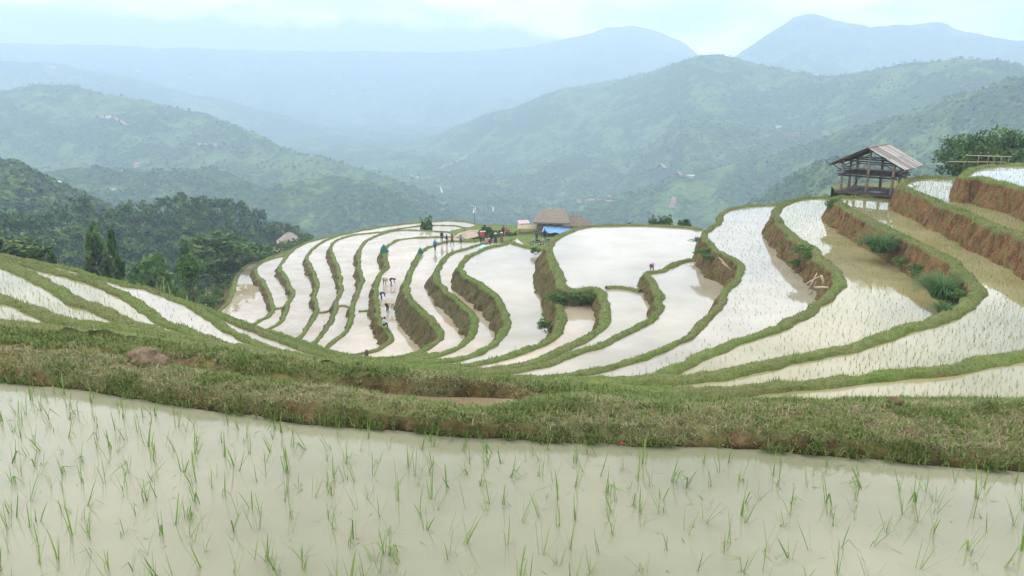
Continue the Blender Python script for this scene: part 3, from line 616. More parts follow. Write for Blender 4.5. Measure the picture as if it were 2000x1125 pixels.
# ------------------------------------------------------------------ grass
class Blades:
    """Bent grass blades, gathered as arrays and linked as one mesh."""
    def __init__(s): s.V = []; s.F = []; s.T = []; s.n = 0
    def add(s, p, l, w, lean, az, tint, seg=2):
        n = len(p); d = np.stack([np.cos(az), np.sin(az), np.zeros(n)], 1); side = np.stack([-np.sin(az), np.cos(az), np.zeros(n)], 1)
        ra = RNG.uniform(0, 6.28, n); side = side * .8 + .6 * np.stack([np.cos(ra), np.sin(ra), 0 * ra], 1)
        up = np.array([0, 0, 1.0])
        sl, cl = np.sin(lean)[:, None], np.cos(lean)[:, None]
        L_, W_ = l[:, None], w[:, None]
        tip = p + (d * sl + up * cl) * L_
        if seg == 1:
            v = np.stack([p - side * W_ / 2, p + side * W_ / 2, tip], 1); f = np.array([[0, 1, 2]])
        else:
            mid = p + (d * sl * .35 + up * (cl * .62 + .12)) * L_ * .9
            v = np.stack([p - side * W_ / 2, p + side * W_ / 2, mid + side * W_ * .42, mid - side * W_ * .42, tip], 1)
            f = np.array([[0, 1, 2], [0, 2, 3], [3, 2, 4]])
        k = v.shape[1]
        s.V.append(v.reshape(-1, 3)); s.F.append((f[None] + (np.arange(n) * k)[:, None, None] + s.n).reshape(-1, 3)); s.n += n * k
        s.T.append(np.repeat(tint, k))
    def build(s, name, mat, parent=None):
        return obj_np(name, np.vstack(s.V), np.vstack(s.F), mat, dict(tint=np.concatenate(s.T)), parent, smooth=False)
def scatter(V, soil, n, smax=.45, wmin=.05):
    """n random points on a grid surface where it is grassy and in or near the view."""
    a, b, c, d = V[:-1, :-1], V[1:, :-1], V[1:, 1:], V[:-1, 1:]
    cr_ = np.cross(c - a, d - b); area = np.linalg.norm(cr_, axis=-1) * .5
    up = np.abs(cr_[..., 2]) / (area * 2 + 1e-9)
    ctr = (a + b + c + d) / 4; x, y, f = project(ctr)
    ok = (x > -150) & (x < 2150) & (y > -50) & (y < 1200) & (f > 0)
    sm = (soil[:-1, :-1] + soil[1:, 1:]) / 2
    w = area * ok * np.clip((smax - sm) * 4 + .5, wmin, 1) * (.35 + .65 * up)
    tot = w.sum()
    if tot <= 0: return None, 0, None
    if callable(n): n = n(tot, np.median(f[ok]))
    i = RNG.choice(w.size, int(n), p=(w / tot).ravel()); iu, iv = np.unravel_index(i, w.shape)
    u, v = RNG.random((2, len(i), 1))
    P = a[iu, iv] * (1 - u) * (1 - v) + b[iu, iv] * u * (1 - v) + c[iu, iv] * u * v + d[iu, iv] * (1 - u) * v
    return P, tot, (iu, iv)
G = Blades()
for (V_, soil_, dry_, dens_) in BANKS:
    P, tot, ij = scatter(V_, soil_, lambda t, f: min(26000, t * min(150, 220 * (30 / f) ** 1.1) * 1.0 + 10))
    if P is None: continue
    f = project(P)[2]; n = len(P)
    dr = dry_ if np.isscalar(dry_) else dry_[ij]
    patch = vnoise(P[:, 0] * .6, P[:, 1] * .6, P[:, 2] * .6, 5) * .5 + vnoise(P[:, 0] * .15, P[:, 1] * .15, None, 6) * .4
    tint = np.clip(.52 + patch * .32 + .16 * RNG.standard_normal(n) + .30 * dr, 0, 1)
    sc = np.clip(f / 55, .55, 1.5)
    tall = 1 + 1.3 * ((RNG.random(n) < .5) & (vnoise(P[:, 0] * 1.1, P[:, 1] * 1.1, P[:, 2], 63) > .5))
    G.add(P, RNG.uniform(.06, .16, n) * np.clip(sc, .8, 1.15) * tall, RNG.uniform(.025, .05, n) * sc, np.abs(RNG.normal(.35, .3, n)), RNG.uniform(0, 6.28, n), tint, 1)
tag(G.build('dyke_grass', M['grass']), kind='stuff')

G = Blades()
V_, soil_, dry_ = FGB
P, _, ij = scatter(V_, soil_, 170000, .5, .04)
n = len(P); pat = fbm(P[:, 0] * 1.6, P[:, 1] * 2.2, None, 3, 15); dr = dry_[ij]
edge = np.clip((P[:, 2] - (Z0 + .02)) / .16, 0, 1)          # lush where it meets the water
bare = vnoise(P[:, 0] * 1.9, P[:, 1] * 3.4, None, 44) + .6 * vnoise(P[:, 0] * 6, P[:, 1] * 9, None, 45); kp = (bare < .42) | (RNG.random(n) < .25)
P, pat, dr, edge = P[kp], pat[kp], dr[kp], edge[kp]; n = len(P)
f = project(P)[2]
gr = (RNG.random(n) < np.clip(.40 + pat * 1.3 - .38 * dr + .6 * (1 - edge), .10, .95))
tint = np.where(gr, np.clip(RNG.normal(.47, .2, n), 0, .72), np.clip(RNG.normal(.84, .16, n), .55, 1))
G.add(P, RNG.uniform(.04, .11, n) * np.where(gr, 1.1, .9), RNG.uniform(.005, .012, n) * np.where(gr, 1.1, .8) * f / 8, np.abs(RNG.normal(np.where(gr, .95, 1.3), .4, n)), RNG.uniform(0, 6.28, n), tint)
P, _, ij = scatter(V_, soil_, 9000, .6); n = len(P)
tuft = vnoise(P[:, 0] * 2.5, P[:, 1] * 3.0, None, 25) > .15; P = P[tuft]; n = len(P)
G.add(P, RNG.uniform(.07, .16, n), RNG.uniform(.006, .011, n), np.abs(RNG.normal(.6, .35, n)), RNG.uniform(0, 6.28, n), np.clip(RNG.normal(.42, .16, n), 0, .8))
# grass hanging over the water's edge
xs = RNG.uniform(-150, 2150, 34000); xs = xs[:24000]
P = unproj(np.stack([xs, np.interp(xs, XS, Wy) - 3 - 40 * (hh_ := RNG.random(len(xs)) ** 1.4)], 1), Z0 + .01 + .15 * hh_)
tf = .6 * vnoise(xs * .014, hh_ * .8, None, 4) + .7 * vnoise(xs * .045, hh_ * 2, None, 5) + .4 * vnoise(xs * .13, hh_ * 4, None, 6) - .35 * hh_
P = P[tf + RNG.normal(0, .18, len(tf)) > .05]; n = len(P)
G.add(P, RNG.uniform(.04, .12, n), RNG.uniform(.007, .014, n), np.abs(RNG.normal(.8, .4, n)), RNG.normal(-1.57, 1.3, n), np.clip(RNG.normal(.50, .2, n), 0, .8))
P, _, ij = scatter(V_, soil_, 2600, .8, .5); wd = vnoise(P[:, 0] * 1.4, P[:, 1] * 3, None, 52) > .0; P = P[wd]
for _ in range(6):                                   # broad-leaved weeds
    n = len(P); G.add(P + RNG.normal(0, .012, P.shape), RNG.uniform(.035, .075, n), RNG.uniform(.014, .028, n), np.abs(RNG.normal(.95, .3, n)), RNG.uniform(0, 6.28, n), np.clip(RNG.normal(.5, .14, n), .1, .7))
tag(G.build('bank_grass', M['grass']), kind='stuff')

# ------------------------------------------------------------------ rice seedlings standing in the farther paddies
G = Blades()
def seedlings(key, spacing, h, wd, keep=1.0, blades=3, gap=.45):
    poly, z = WATER[key]; lo, hi = poly.min(0), poly.max(0)
    hi = np.minimum(hi, [85, 260]); lo = np.maximum(lo, [-80, 10])
    X, Y = np.meshgrid(np.arange(lo[0], hi[0], spacing), np.arange(lo[1], hi[1], spacing * .85)); P = np.stack([X.ravel(), Y.ravel()], 1)
    P += RNG.normal(0, spacing * .14, P.shape)
    x, y, f = project(np.column_stack([P, np.full(len(P), z)])); P = P[(x > -30) & (x < 2030) & (f > 0)]
    P = P[inside(P, poly)]; P = P[RNG.random(len(P)) < keep * np.clip(.85 + .5 * vnoise(P[:, 0] * .25, P[:, 1] * .25, None, 8), 0, 1)]
    rims = np.vstack([resample(RIM[k]['X'], 1.0) for k in (key, max(key - 1, 1))])[:, :2]
    md = np.full(len(P), 1e9)
    for i in range(0, len(P), 4000): md[i:i + 4000] = np.sqrt(((P[i:i + 4000, None] - rims[None]) ** 2).sum(-1).min(1))
    P = P[md > gap + .35]
    P = np.column_stack([P, np.full(len(P), z)]); n = len(P)
    for _ in range(blades):
        G.add(P + RNG.normal(0, .02, P.shape) * [1, 1, 0], h * RNG.uniform(.6, 1.15, n), wd * RNG.uniform(.7, 1.3, n), np.abs(RNG.normal(.25, .22, n)), RNG.uniform(0, 6.28, n), np.clip(RNG.normal(.35, .25, n), 0, 1), 1)
seedlings(2, .32, .24, .014, .95); seedlings(1, .75, .2, .03, 1, 2); seedlings(3, .38, .24, .018, .95, 3); seedlings(4, .45, .24, .022, .85, 2)
seedlings(5, .52, .24, .024, .75, 2)
for k in (12, 13, 14, 15, 16, 17, 18): seedlings(k, .60, .17, .035, .6, 1)
tag(G.build('paddy_seedlings', M['seed']), kind='stuff')

# ------------------------------------------------------------------ rice seedlings of the foreground pond, each an object
def seedling_mesh(i):
    rg = np.random.default_rng(100 + i); V = []; F = []; T = []
    nb = rg.integers(3, 7) + (i % 4 == 0) * 2
    for b in range(nb):
        a = rg.uniform(0, 6.28); ln = rg.uniform(.14, .29); le = abs(rg.normal(.22, .22)); bend = rg.uniform(0, .5) if rg.random() < .72 else rg.uniform(1.3, 2.3)
        w = rg.uniform(.0026, .0046); p = np.array([rg.normal(0, .010), rg.normal(0, .010), -.02]); d = np.array([math.cos(a), math.sin(a), 0]); s_ = np.array([-d[1], d[0], 0]) * .7 + np.array([rg.normal(), rg.normal(), 0]) * .4
        kk = 6; tn = rg.uniform(.1, .85); fold = rg.uniform(.35, .6)
        for j in range(kk + 1):
            t = j / kk
            an = le + (bend * t * .5 if bend < 1 else (bend if t > fold else 0))
            if j: p = p + (d * math.sin(an) + np.array([0, 0, 1]) * math.cos(an)) * ln / kk
            ww = w * (1 - t ** 2.2) * (0.75 + .5 * t) + .0006
            V += [p - s_ * ww, p + s_ * ww]; T += [tn, tn]
            if j:
                c = len(V) - 4; F.append((c, c + 1, c + 3, c + 2))
    return mesh_np('rice_seedling', np.array(V), np.array(F), M['seed'], dict(tint=np.array(T)), smooth=False)
SM = [seedling_mesh(i) for i in range(22)]
pts = []
pondpoly = np.array([(x, y) for x, y in pp])
for y_ in np.arange(5.0, 13.0, .27):
    for x_ in np.arange(-9, 9, .29):
        q = (x_ + RNG.normal(0, .07) + (.08 if int(y_ / .27) % 2 else 0), y_ + RNG.normal(0, .07))
        X_, Y_, f_ = project(np.array([q[0], q[1], Z0]))
        if -15 < X_ < 2015 and Y_ < 1150 and Y_ > np.interp(X_, XS, Wy) + 9:
            if RNG.random() < (1.0 if X_ < 900 else .82) : pts.append((q[0], q[1], float(Y_), float(X_)))
for q in list(pts):                                   # the left side of the pond is planted more closely
    if q[3] < 800 and RNG.random() < .22: pts.append((q[0] + RNG.uniform(-.15, .15), q[1] + RNG.uniform(-.15, .15), q[2], q[3]))
pts.sort(key=lambda q: -q[2]); rest = pts[300:]; pts = pts[:300]
for q in pts:
    o = link(bpy.data.objects.new('rice_seedling', SM[RNG.integers(len(SM))])); o.location = (q[0], q[1], Z0)
    o.rotation_euler = (RNG.normal(0, .12), RNG.normal(0, .12), RNG.uniform(0, 6.28)); sc = RNG.uniform(.9, 1.35); o.scale = (sc, sc, sc)
    tag(o, 'young green rice seedling standing in the muddy water of the foreground paddy', 'rice seedling', 'rice seedlings in the foreground paddy')

if rest:
    RV, RF, RT, rn = [], [], [], 0
    for q in rest:
        me = SM[RNG.integers(len(SM))]; nv = len(me.vertices); c = np.empty(nv * 3, np.float32); me.vertices.foreach_get('co', c); c = c.reshape(-1, 3)
        f = np.empty(len(me.polygons) * 4, np.int32); me.polygons.foreach_get('vertices', f); tt = np.empty(nv, np.float32); me.attributes['tint'].data.foreach_get('value', tt)
        a = RNG.uniform(0, 6.28); sc = RNG.uniform(.9, 1.35); RV.append(np.stack([c[:, 0] * math.cos(a) - c[:, 1] * math.sin(a), c[:, 0] * math.sin(a) + c[:, 1] * math.cos(a), c[:, 2]], 1) * sc + [q[0], q[1], Z0])
        RF.append(f.reshape(-1, 4) + rn); RT.append(tt); rn += nv
    tag(obj_np('distant_pond_seedlings', np.vstack(RV), np.vstack(RF), M['seed'], dict(tint=np.concatenate(RT)), smooth=False), kind='stuff')
# bits of leaf and straw floating on the pond
B_ = Blades(); n = 420; xs = RNG.uniform(-20, 2020, n); yy = np.interp(xs, XS, Wy) + 4 + RNG.random(n) ** 1.8 * 270
P = unproj(np.stack([xs, yy], 1), Z0 + .004); B_.add(P, RNG.uniform(.02, .13, n), RNG.uniform(.003, .009, n), np.full(n, 1.56), RNG.uniform(0, 6.28, n), RNG.uniform(.2, 1, n), 1)
tag(B_.build('floating_straw', M['grass']), kind='stuff')
# ------------------------------------------------------------------ rocks, clods and litter on the near bank
def lump(name, mat, loc, size, label, cat, seed, cracks=.25, sub=4):
    bm = bmesh.new(); bmesh.ops.create_icosphere(bm, subdivisions=sub, radius=1)
    co_ = np.array([v.co[:] for v in bm.verts]); q = co_ * 1.3 + seed
    r = 1 + .42 * fbm(q[:, 0], q[:, 1], q[:, 2], 3, seed) - cracks * (np.abs(fbm(q[:, 0] * 1.6, q[:, 1] * 1.6, q[:, 2] * 1.6, 3, seed + 4)) < .05) + .20 * fbm(q[:, 0] * 5, q[:, 1] * 5, q[:, 2] * 5, 3, seed + 2)
    for v, k in zip(bm.verts, r): v.co = Vector((v.co.x * size[0] * k, v.co.y * size[1] * k, max(v.co.z, -.6) * size[2] * k))
    me = bpy.data.meshes.new(name); bm.to_mesh(me); bm.free(); me.shade_smooth(); me.materials.append(mat)
    o = link(bpy.data.objects.new(name, me)); o.location = loc
    return tag(o, label, cat)
lump('rock', M['rock'], at(286, 706, Z0 + .20), (.25, .17, .17), 'flat brown stone lying on the grassy bank at the left', 'rock', 3, .06)
lump('earth_clod', M['clod'], at(1776, 858, Z0 + .12), (.13, .11, .125), 'cracked lump of reddish earth set in the pond bank above the water', 'clod', 8, .10)
lump('earth_clod', M['clod'], at(1746, 783, Z0 + .26), (.085, .06, .055), 'small dark clod on the crest of the bank beyond the cracked lump', 'clod', 14, .05, 3)
lump('earth_clod', M['clod'], at(1700, 830, Z0 + .19), (.16, .09, .035), 'low patch of bare red earth beside the cracked lump', 'clod', 21, .05, 3)
def scrap(px, py, s, mat, label):
    m = MB(); m.poly([(-s, 0, 0), (s * .8, -s * .2, s * .1), (s, .3 * s, s * .9), (-s * .2, .2 * s, s * 1.2), (-s * .9, .1 * s, s * .6)], [(0, 1, 2, 3, 4)])
    b = len(m.v); m.v += [(x, y + s * .12, z) for x, y, z in m.v]; m.f += [(9, 8, 7, 6, 5)] + [(i, (i + 1) % 5 + 5 if False else i + 5, (i + 1) % 5 + 5, (i + 1) % 5) for i in range(5)]
    o = m.build('litter_scrap', mat, loc=at(px, py, Z0 + .13)); tag(o, label, 'litter')
scrap(845, 818, .028, M['white'], 'white scrap of litter on the brown bank near the ditch')
scrap(1040, 831, .024, M['white'], 'pale round scrap of litter low on the bank near the middle')
red_m = simple_mat('red_plastic', (.6, .05, .03)); o = MB().tube([(-.03, 0, 0), (0, .01, .012), (.03, 0, .004)], [.004, .007, .004], 6).build('litter_scrap', red_m, loc=at(1214, 868, Z0 + .04)); tag(o, 'tiny red scrap at the water edge of the bank', 'litter')

# ------------------------------------------------------------------ trees and bushes
def crown_arrays(n_cl, per, rad, size, seed, shape='ball'):
    rg = np.random.default_rng(seed); P = []; T = []
    for i in range(n_cl):
        if shape == 'ball':
            d = rg.normal(size=3); d /= np.linalg.norm(d); c = d * np.array(rad) * rg.uniform(.35, .92); c[2] = abs(c[2]) * 1.0 if rg.random() < .7 else c[2] * .6
            cr_ = rg.uniform(.20, .36) * min(rad)
        else:
            h = rg.random() ** .85; a = rg.uniform(0, 6.28); rr = rad[0] * (1 - h) ** .8 * rg.uniform(.35, 1.0) + .05
            c = np.array([math.cos(a) * rr, math.sin(a) * rr, (h - .5) * 2 * rad[2] - rr * .25]); cr_ = rad[0] * .24 * (1.15 - h * .8)
        q = rg.normal(size=(per, 3)); q /= np.linalg.norm(q, axis=1)[:, None]; q = q * cr_ * rg.uniform(.5, 1, (per, 1)) * [1, 1, .75]
        P.append(c + q); T.append(np.clip(rg.normal(.5, .22) + rg.normal(0, .12, per) , 0, 1))
    P = np.vstack(P); T = np.concatenate(T); n = len(P)
    a = rg.normal(size=(n, 3)); a /= np.linalg.norm(a, axis=1)[:, None]; b = np.cross(a, rg.normal(size=(n, 3))); b /= np.linalg.norm(b, axis=1)[:, None]
    s_ = size * rg.uniform(.6, 1.3, (n, 1))
    V = np.stack([P - a * s_, P + b * s_ * .55, P + a * s_, P - b * s_ * .55], 1).reshape(-1, 3)
    F = np.arange(4 * n).reshape(-1, 4)
    return V, F, np.repeat(T, 4)
def crown_mesh(*a, **k):
    mt = k.pop('mat', 'leaf'); V, F, T = crown_arrays(*a, **k); return mesh_np('crown', V, F, M[mt], dict(tint=T), smooth=False)
def trunk_mesh(h, r, rad, seed, limbs=5, crown_base=.5):
    rg = random.Random(seed); m = MB()
    p = [(0, 0, -1.0)] + [(rg.gauss(0, .04) * h * t, rg.gauss(0, .04) * h * t, h * t) for t in (.15, .35, .6, .9)]
    m.tube(p, [r * 1.3, r * 1.1, r * .9, r * .6, r * .2], 6)
    for i in range(limbs):
        a = 6.28 * i / limbs + rg.random(); z = h * rg.uniform(crown_base, .85)
        m.tube([(0, 0, z), (math.cos(a) * rad * .4, math.sin(a) * rad * .4, z + h * .08), (math.cos(a) * rad * .75, math.sin(a) * rad * .75, z + h * .12)], [r * .4, r * .25, r * .1], 5)
    return m.mesh('trunk', M['bark'], True)
def tree(name, loc, h, rad, cm, tm, label, group=None, cbase=.35, crown_h=None):
    """Trunk and crown; the meshes are made for height 1."""
    e = empty(name, loc, label, 'tree', group, RNG.uniform(0, 6.28))
    c = link(bpy.data.objects.new('crown', cm), e); tr = link(bpy.data.objects.new('trunk', tm), e)
    ch = (1 - cbase) * h
    c.location = (0, 0, h * cbase + ch * .5); c.scale = (rad, rad, ch * .5); tr.scale = (h * .9 / 10, h * .9 / 10, h * .95 / 10)
    return e
CB = [crown_mesh(46, 26, (1, 1, 1), .115, 300 + i) for i in range(6)]
CL_ = [crown_mesh(46, 26, (1, 1, 1), .115, 380 + i, mat='leaf_light') for i in range(4)]
CR_ = [crown_mesh(80, 40, (1, 1, 1), .06, 390 + i) for i in range(2)]
CBF = [crown_mesh(30, 12, (1, 1, 1), .19, 320 + i) for i in range(7)]
CC = [crown_mesh(120, 16, (1, 1, 1), .075, 340 + i, shape='cone') for i in range(3)]
TM = [trunk_mesh(10, .22, 2.2, i) for i in range(3)]
def tree_at(name, px, ptop, d, rad, cm, label, group=None, cbase=.35, base=None):
    r = rays([(px, ptop)])[0]; k = math.hypot(r[0], r[1]); x, y = d * r[0] / k, d * r[1] / k; zt = d * r[2] / k
    b = ground_z(x, y) if base is None else base
    return tree(name, (x, y, b), max(zt - b, 2), rad, cm, TM[int(px) % 3], label, group, cbase)
# trees between the near left terraces and the wooded knoll
tree_at('conifer_tree', 180, 442, 105, 3.7, CC[0], 'tall dark conifer with the rounded top, left of its narrower twin', cbase=.18)
tree_at('conifer_tree', 217, 452, 108, 2.5, CC[1], 'narrow dark conifer with a pointed top right beside the taller one', cbase=.18)
tree_at('conifer_tree', 98, 484, 112, 2.0, CC[2], 'short dark conifer behind the upper end of the left terraces', cbase=.2)
tree_at('conifer_tree', 358, 470, 138, 3.0, CC[2], 'slim dark conifer behind the small tree with the bare trunk', cbase=.2)
tree_at('broadleaf_tree', 10, 464, 95, 3.6, CB[0], 'dark round tree at the left edge above the terraces', cbase=.3)
tree_at('broadleaf_tree', 48, 470, 100, 2.6, CB[1], 'small dark tree second from the left edge above the terraces', cbase=.3)
tree_at('broadleaf_tree', 288, 498, 112, 4.6, CL_[0], 'broad bright green tree right of the two conifers', cbase=.3)
tree_at('broadleaf_tree', 246, 530, 104, 2.6, CL_[1], 'low green tree at the foot of the two conifers', cbase=.3)
tree_at('broadleaf_tree', 330, 545, 100, 2.3, CL_[2], 'low bushy tree between the broad tree and the slim trunk', cbase=.3)
tree_at('broadleaf_tree', 418, 455, 165, 7.2, CB[5], 'large dark tree in front of the right part of the knoll', cbase=.35)
tree_at('broadleaf_tree', 470, 470, 175, 5.6, CB[1], 'dark tree beside the large dark one, nearer the terraces', cbase=.35)
tree_at('broadleaf_tree', 432, 508, 172, 5.2, CL_[3], 'bright green rounded tree above the earth path', cbase=.3)
tree_at('broadleaf_tree', 400, 515, 165, 4.4, CL_[1], 'light green tree just behind the slim bare trunk', cbase=.3)
tree_at('broadleaf_tree', 500, 474, 190, 3.6, CL_[0], 'small green tree left of the grey thatched hut', cbase=.3)
# the small tree with the bare trunk
e = empty('slim_tree', at(380, 600, -27.5), 'small tree with a thin bare trunk standing by the earth path', 'tree')
zt = 6.9
m = MB().tube([(0, 0, -3), (.1, 0, 1.5), (-.05, 0, 3.2), (-.25, .1, 5.6)], [.16, .13, .10, .04], 7)
for a, z0, l in ((.3, 2.9, 1.4), (2.4, 3.3, 1.5), (4.0, 3.8, 1.2), (5.2, 4.4, 1.1), (1.2, 4.7, .9)): m.tube([(0, 0, z0), (math.cos(a) * l * .5, math.sin(a) * l * .5, z0 + .5), (math.cos(a) * l, math.sin(a) * l, z0 + .8)], [.05, .035, .015], 5)
m.build('trunk', M['bark'], e, True)
c = link(bpy.data.objects.new('crown', crown_mesh(60, 22, (1, 1, 1), .10, 377, mat='leaf_light')), e); c.scale = (2.0, 2.0, 2.6); c.location = (-.15, 0, 4.6)
# bare bamboo stems
for i, (px, pt) in enumerate(((306, 548), (318, 541), (327, 552))):
    a = at(px + 6, 592, -24.0); b = Vector(unproj([(px, pt)], -24.0 * 1.0)[0]); k = a.y / b.y
    top = Vector((b.x * k, a.y, b.z * k))
    o = MB().tube([a + Vector((0, 0, -6)), a, (a + top) / 2 + Vector((.12 * (i - 1), 0, 0)), top], [.05, .05, .04, .02], 5).build('bare_stem', M['bamboo']); tag(o, ('leftmost', 'middle', 'rightmost')[i] + ' of the three thin bare stems rising beside the broad green tree', 'stem', 'bare stems by the broad tree')

# the wooded knoll: every tree an object
kn = []
rg = np.random.default_rng(5)
while len(kn) < 285:
    px = rg.uniform(-60, 640); d = rg.uniform(255, 425)
    a = math.atan2(rays([(px, 450)])[0][0], rays([(px, 450)])[0][1]); x, y = d * math.sin(a), d * math.cos(a)
    if px < 60 and d > 330: continue
    if all((x - q[0]) ** 2 + (y - q[1]) ** 2 > 45 for q in kn): kn.append((x, y))
kz = far_height(np.array([math.atan2(x, y) for x, y in kn]), np.array([math.hypot(x, y) for x, y in kn]))
for (x, y), z in zip(kn, kz):
    h = rg.uniform(8, 12.5)
    o = tree('forest_tree', (x, y, float(z) - .5), h, rg.uniform(3.4, 5.2), CBF[rg.integers(7)], TM[rg.integers(3)], 'dark leafy tree of the dense wood covering the knoll', 'trees of the dark wooded knoll', .22)

# far woods on the slopes, one mass
def far_wood(n, d0, d1, a0, a1, rmin, rmax, K, seed, thr=-.25, cs=.52):
    rg = np.random.default_rng(seed); a = rg.uniform(a0, a1, n); d = np.exp(rg.uniform(math.log(d0), math.log(d1), n))
    x, y = d * np.sin(a), d * np.cos(a); ok = fbm(x / 70, y / 70, None, 3, 60) + .6 * fbm(x / 260, y / 260, None, 2, 61) > thr
    a, d, x, y = a[ok], d[ok], x[ok], y[ok]; z = far_height(a, d); n = len(a)
    r = rg.uniform(rmin, rmax, n); q = rg.normal(size=(n, K, 3)); q /= np.linalg.norm(q, axis=2)[..., None]; q[..., 2] = np.abs(q[..., 2]) * 1.1
    P = np.stack([x, y, z + r * .3], 1)[:, None] + q * r[:, None, None] * rg.uniform(.6, 1, (n, K, 1))
    u = rg.normal(size=(n, K, 3)); u /= np.linalg.norm(u, axis=2)[..., None]; v = np.cross(u, q); v /= np.linalg.norm(v, axis=2)[..., None] + 1e-9; u = np.cross(v, q)
    u = u + rg.normal(size=u.shape) * .35; s_ = (r * cs)[:, None, None] * rg.uniform(.6, 1.2, (n, K, 1))
    V = np.stack([P - u * s_, P + v * s_, P + u * s_, P - v * s_], 2).reshape(-1, 3); T = np.clip(rg.normal(.5, .22, (n, 1)) + rg.normal(0, .08, (n, K)), 0, .95)
    return V, np.repeat(T.ravel(), 4)
parts = [far_wood(3400, 440, 760, R(-36), R(-24), 2.2, 4.6, 44, 1, -.5, .26), far_wood(8000, 760, 1700, R(-36), R(2), 2.5, 4.6, 7, 2), far_wood(8500, 700, 1700, R(-2), R(36), 2.5, 4.6, 7, 3),
         far_wood(7000, 1700, 2800, R(-36), R(36), 3.2, 5.2, 5, 4), far_wood(1500, 235, 430, R(-38), R(-8), 1.2, 3.0, 30, 6, -.9, .3)]
V_ = np.vstack([p[0] for p in parts]); T_ = np.concatenate([p[1] for p in parts])
o = obj_np('far_woods', V_, np.arange(len(V_)).reshape(-1, 4), M['leaf'], dict(tint=T_), smooth=False); tag(o, kind='stuff')

# scrub on the slope left of the terraces
rg = np.random.default_rng(11); parts = []
for px, py, s_ in [(rg.uniform(0, 1), rg.uniform(0, 1), 0) for _ in range(260)]:
    t = px; X_ = 395 + t * 215; lo = np.interp(X_, [395, 430, 460, 490, 540, 610], [604, 590, 545, 514, 495, 468]); Y_ = lo + 2 - py * np.interp(X_, [395, 500, 610], [55, 30, 6])
    z = -37.5 - py * 1.0 * (lo - Y_) * .05; p = unproj([(X_, Y_)], z)[0]
    V, F, T = crown_arrays(4, 14, (1, 1, .7), .20, int(rg.integers(9999))); r = rg.uniform(.5, 1.3); parts.append((V * r + p, np.clip(T + .22, 0, 1)))
V_ = np.vstack([p[0] for p in parts]); T_ = np.concatenate([p[1] for p in parts])
o = obj_np('slope_scrub', V_, np.arange(len(V_)).reshape(-1, 4), M['leaf'], dict(tint=T_), smooth=False); tag(o, kind='stuff')

# trees at the right edge, behind the top terrace
tree_at('broadleaf_tree', 1882, 262, 122, 4.0, CR_[0], 'left one of the trees behind the bamboo rail at the right edge', cbase=.25, base=-17)
tree_at('broadleaf_tree', 1918, 256, 118, 3.6, CR_[1], 'middle tree behind the bamboo rail, dense olive green crown', cbase=.25, base=-17)
tree_at('broadleaf_tree', 1966, 247, 120, 4.4, CR_[0], 'tallest tree behind the bamboo rail at the right edge', cbase=.25, base=-17)
tree_at('broadleaf_tree', 2015, 255, 122, 4.0, CR_[1], 'rightmost tree, cut by the right edge of the picture', cbase=.25, base=-17)

for px, pt, r, z, lb in ((1276, 420, .9, -24, 'small dark round tree on the skyline of the big pond, left of the spreading one'), (1300, 417, 1.2, -24, 'light green spreading tree on the skyline behind the big pond'), (1338, 424, 1.1, -23, 'low dark bush right of the spreading tree behind the big pond'), (1230, 431, .5, -24, 'tiny green sapling behind the far rim of the big pond'), (832, 418, 1.6, -39, 'small dark palm-like tree behind the highest far paddy'), (950, 440, 2.0, -32, 'bright green bush behind the waiting group of workers'), (972, 446, 1.6, -32, 'darker green bush right behind the waiting group'), (1000, 448, 1.3, -32, 'round bush between the workers and the thatched house')):
    d = 118 if px > 1200 else (172 if px < 900 else 150)
    tree_at('small_tree', px, pt, d, r, CB[int(px) % 6], lb, cbase=.3, base=z)
def bush(px, py, z, r, hz_, label, mix=.2, seed=0, name='bush'):
    V, F, T = crown_arrays(40, 26, (1, 1, 1), .085, 500 + seed + int(px)); 
    o = obj_np(name, V * [r, r * .8, hz_], F, M['leaf_light'], dict(tint=np.clip(T * .8 + mix - .15, 0, 1)), smooth=False); o.location = at(px, py, z); return tag(o, label, 'bush')
for i, (px, py, z, r, h_, lb) in enumerate(((1084, 583, -20.2, 1.15, .8, 'leftmost leafy clump on the bank corner below the big pond'), (1106, 582, -20.0, 1.3, .9, 'second leafy clump from the left on the bank corner below the big pond'), (1130, 584, -20.0, 1.2, .8, 'third leafy clump from the left on the bank corner below the big pond'), (1150, 583, -19.9, .9, .7, 'rightmost leafy clump on the bank corner below the big pond'))): bush(px, py, z, r, h_, lb, .2, i)
bush(1378, 492, -16.4, 1.3, .6, 'green leafy clump on the hump of the bank right of the big pond', .25)
bush(1366, 470, -16.9, 1.2, .5, 'low clump of leaves higher on the same hump right of the big pond', .3)
bush(1570, 489, -14.0, 1.2, .6, 'leafy green plant on the dyke just above the bundle of sticks', .35)
bush(1583, 503, -14.3, .9, .6, 'second leafy plant hanging from the dyke above the sticks', .3)
bush(404, 594, -33.0, 2.2, 1.6, 'dark shrub at the lower corner of the lowest paddy', .05)
bush(1628, 400, -12.2, .9, .9, 'green clump hanging at the corner under the stilt shelter', .25)
bush(1046, 492, -22.0, .9, .7, 'ragged shrub leaning over the still pond below the motorbikes', .1)
bush(1064, 640, -21.2, .8, 1.0, 'hanging plants on the bank face beside the still pond', .1)

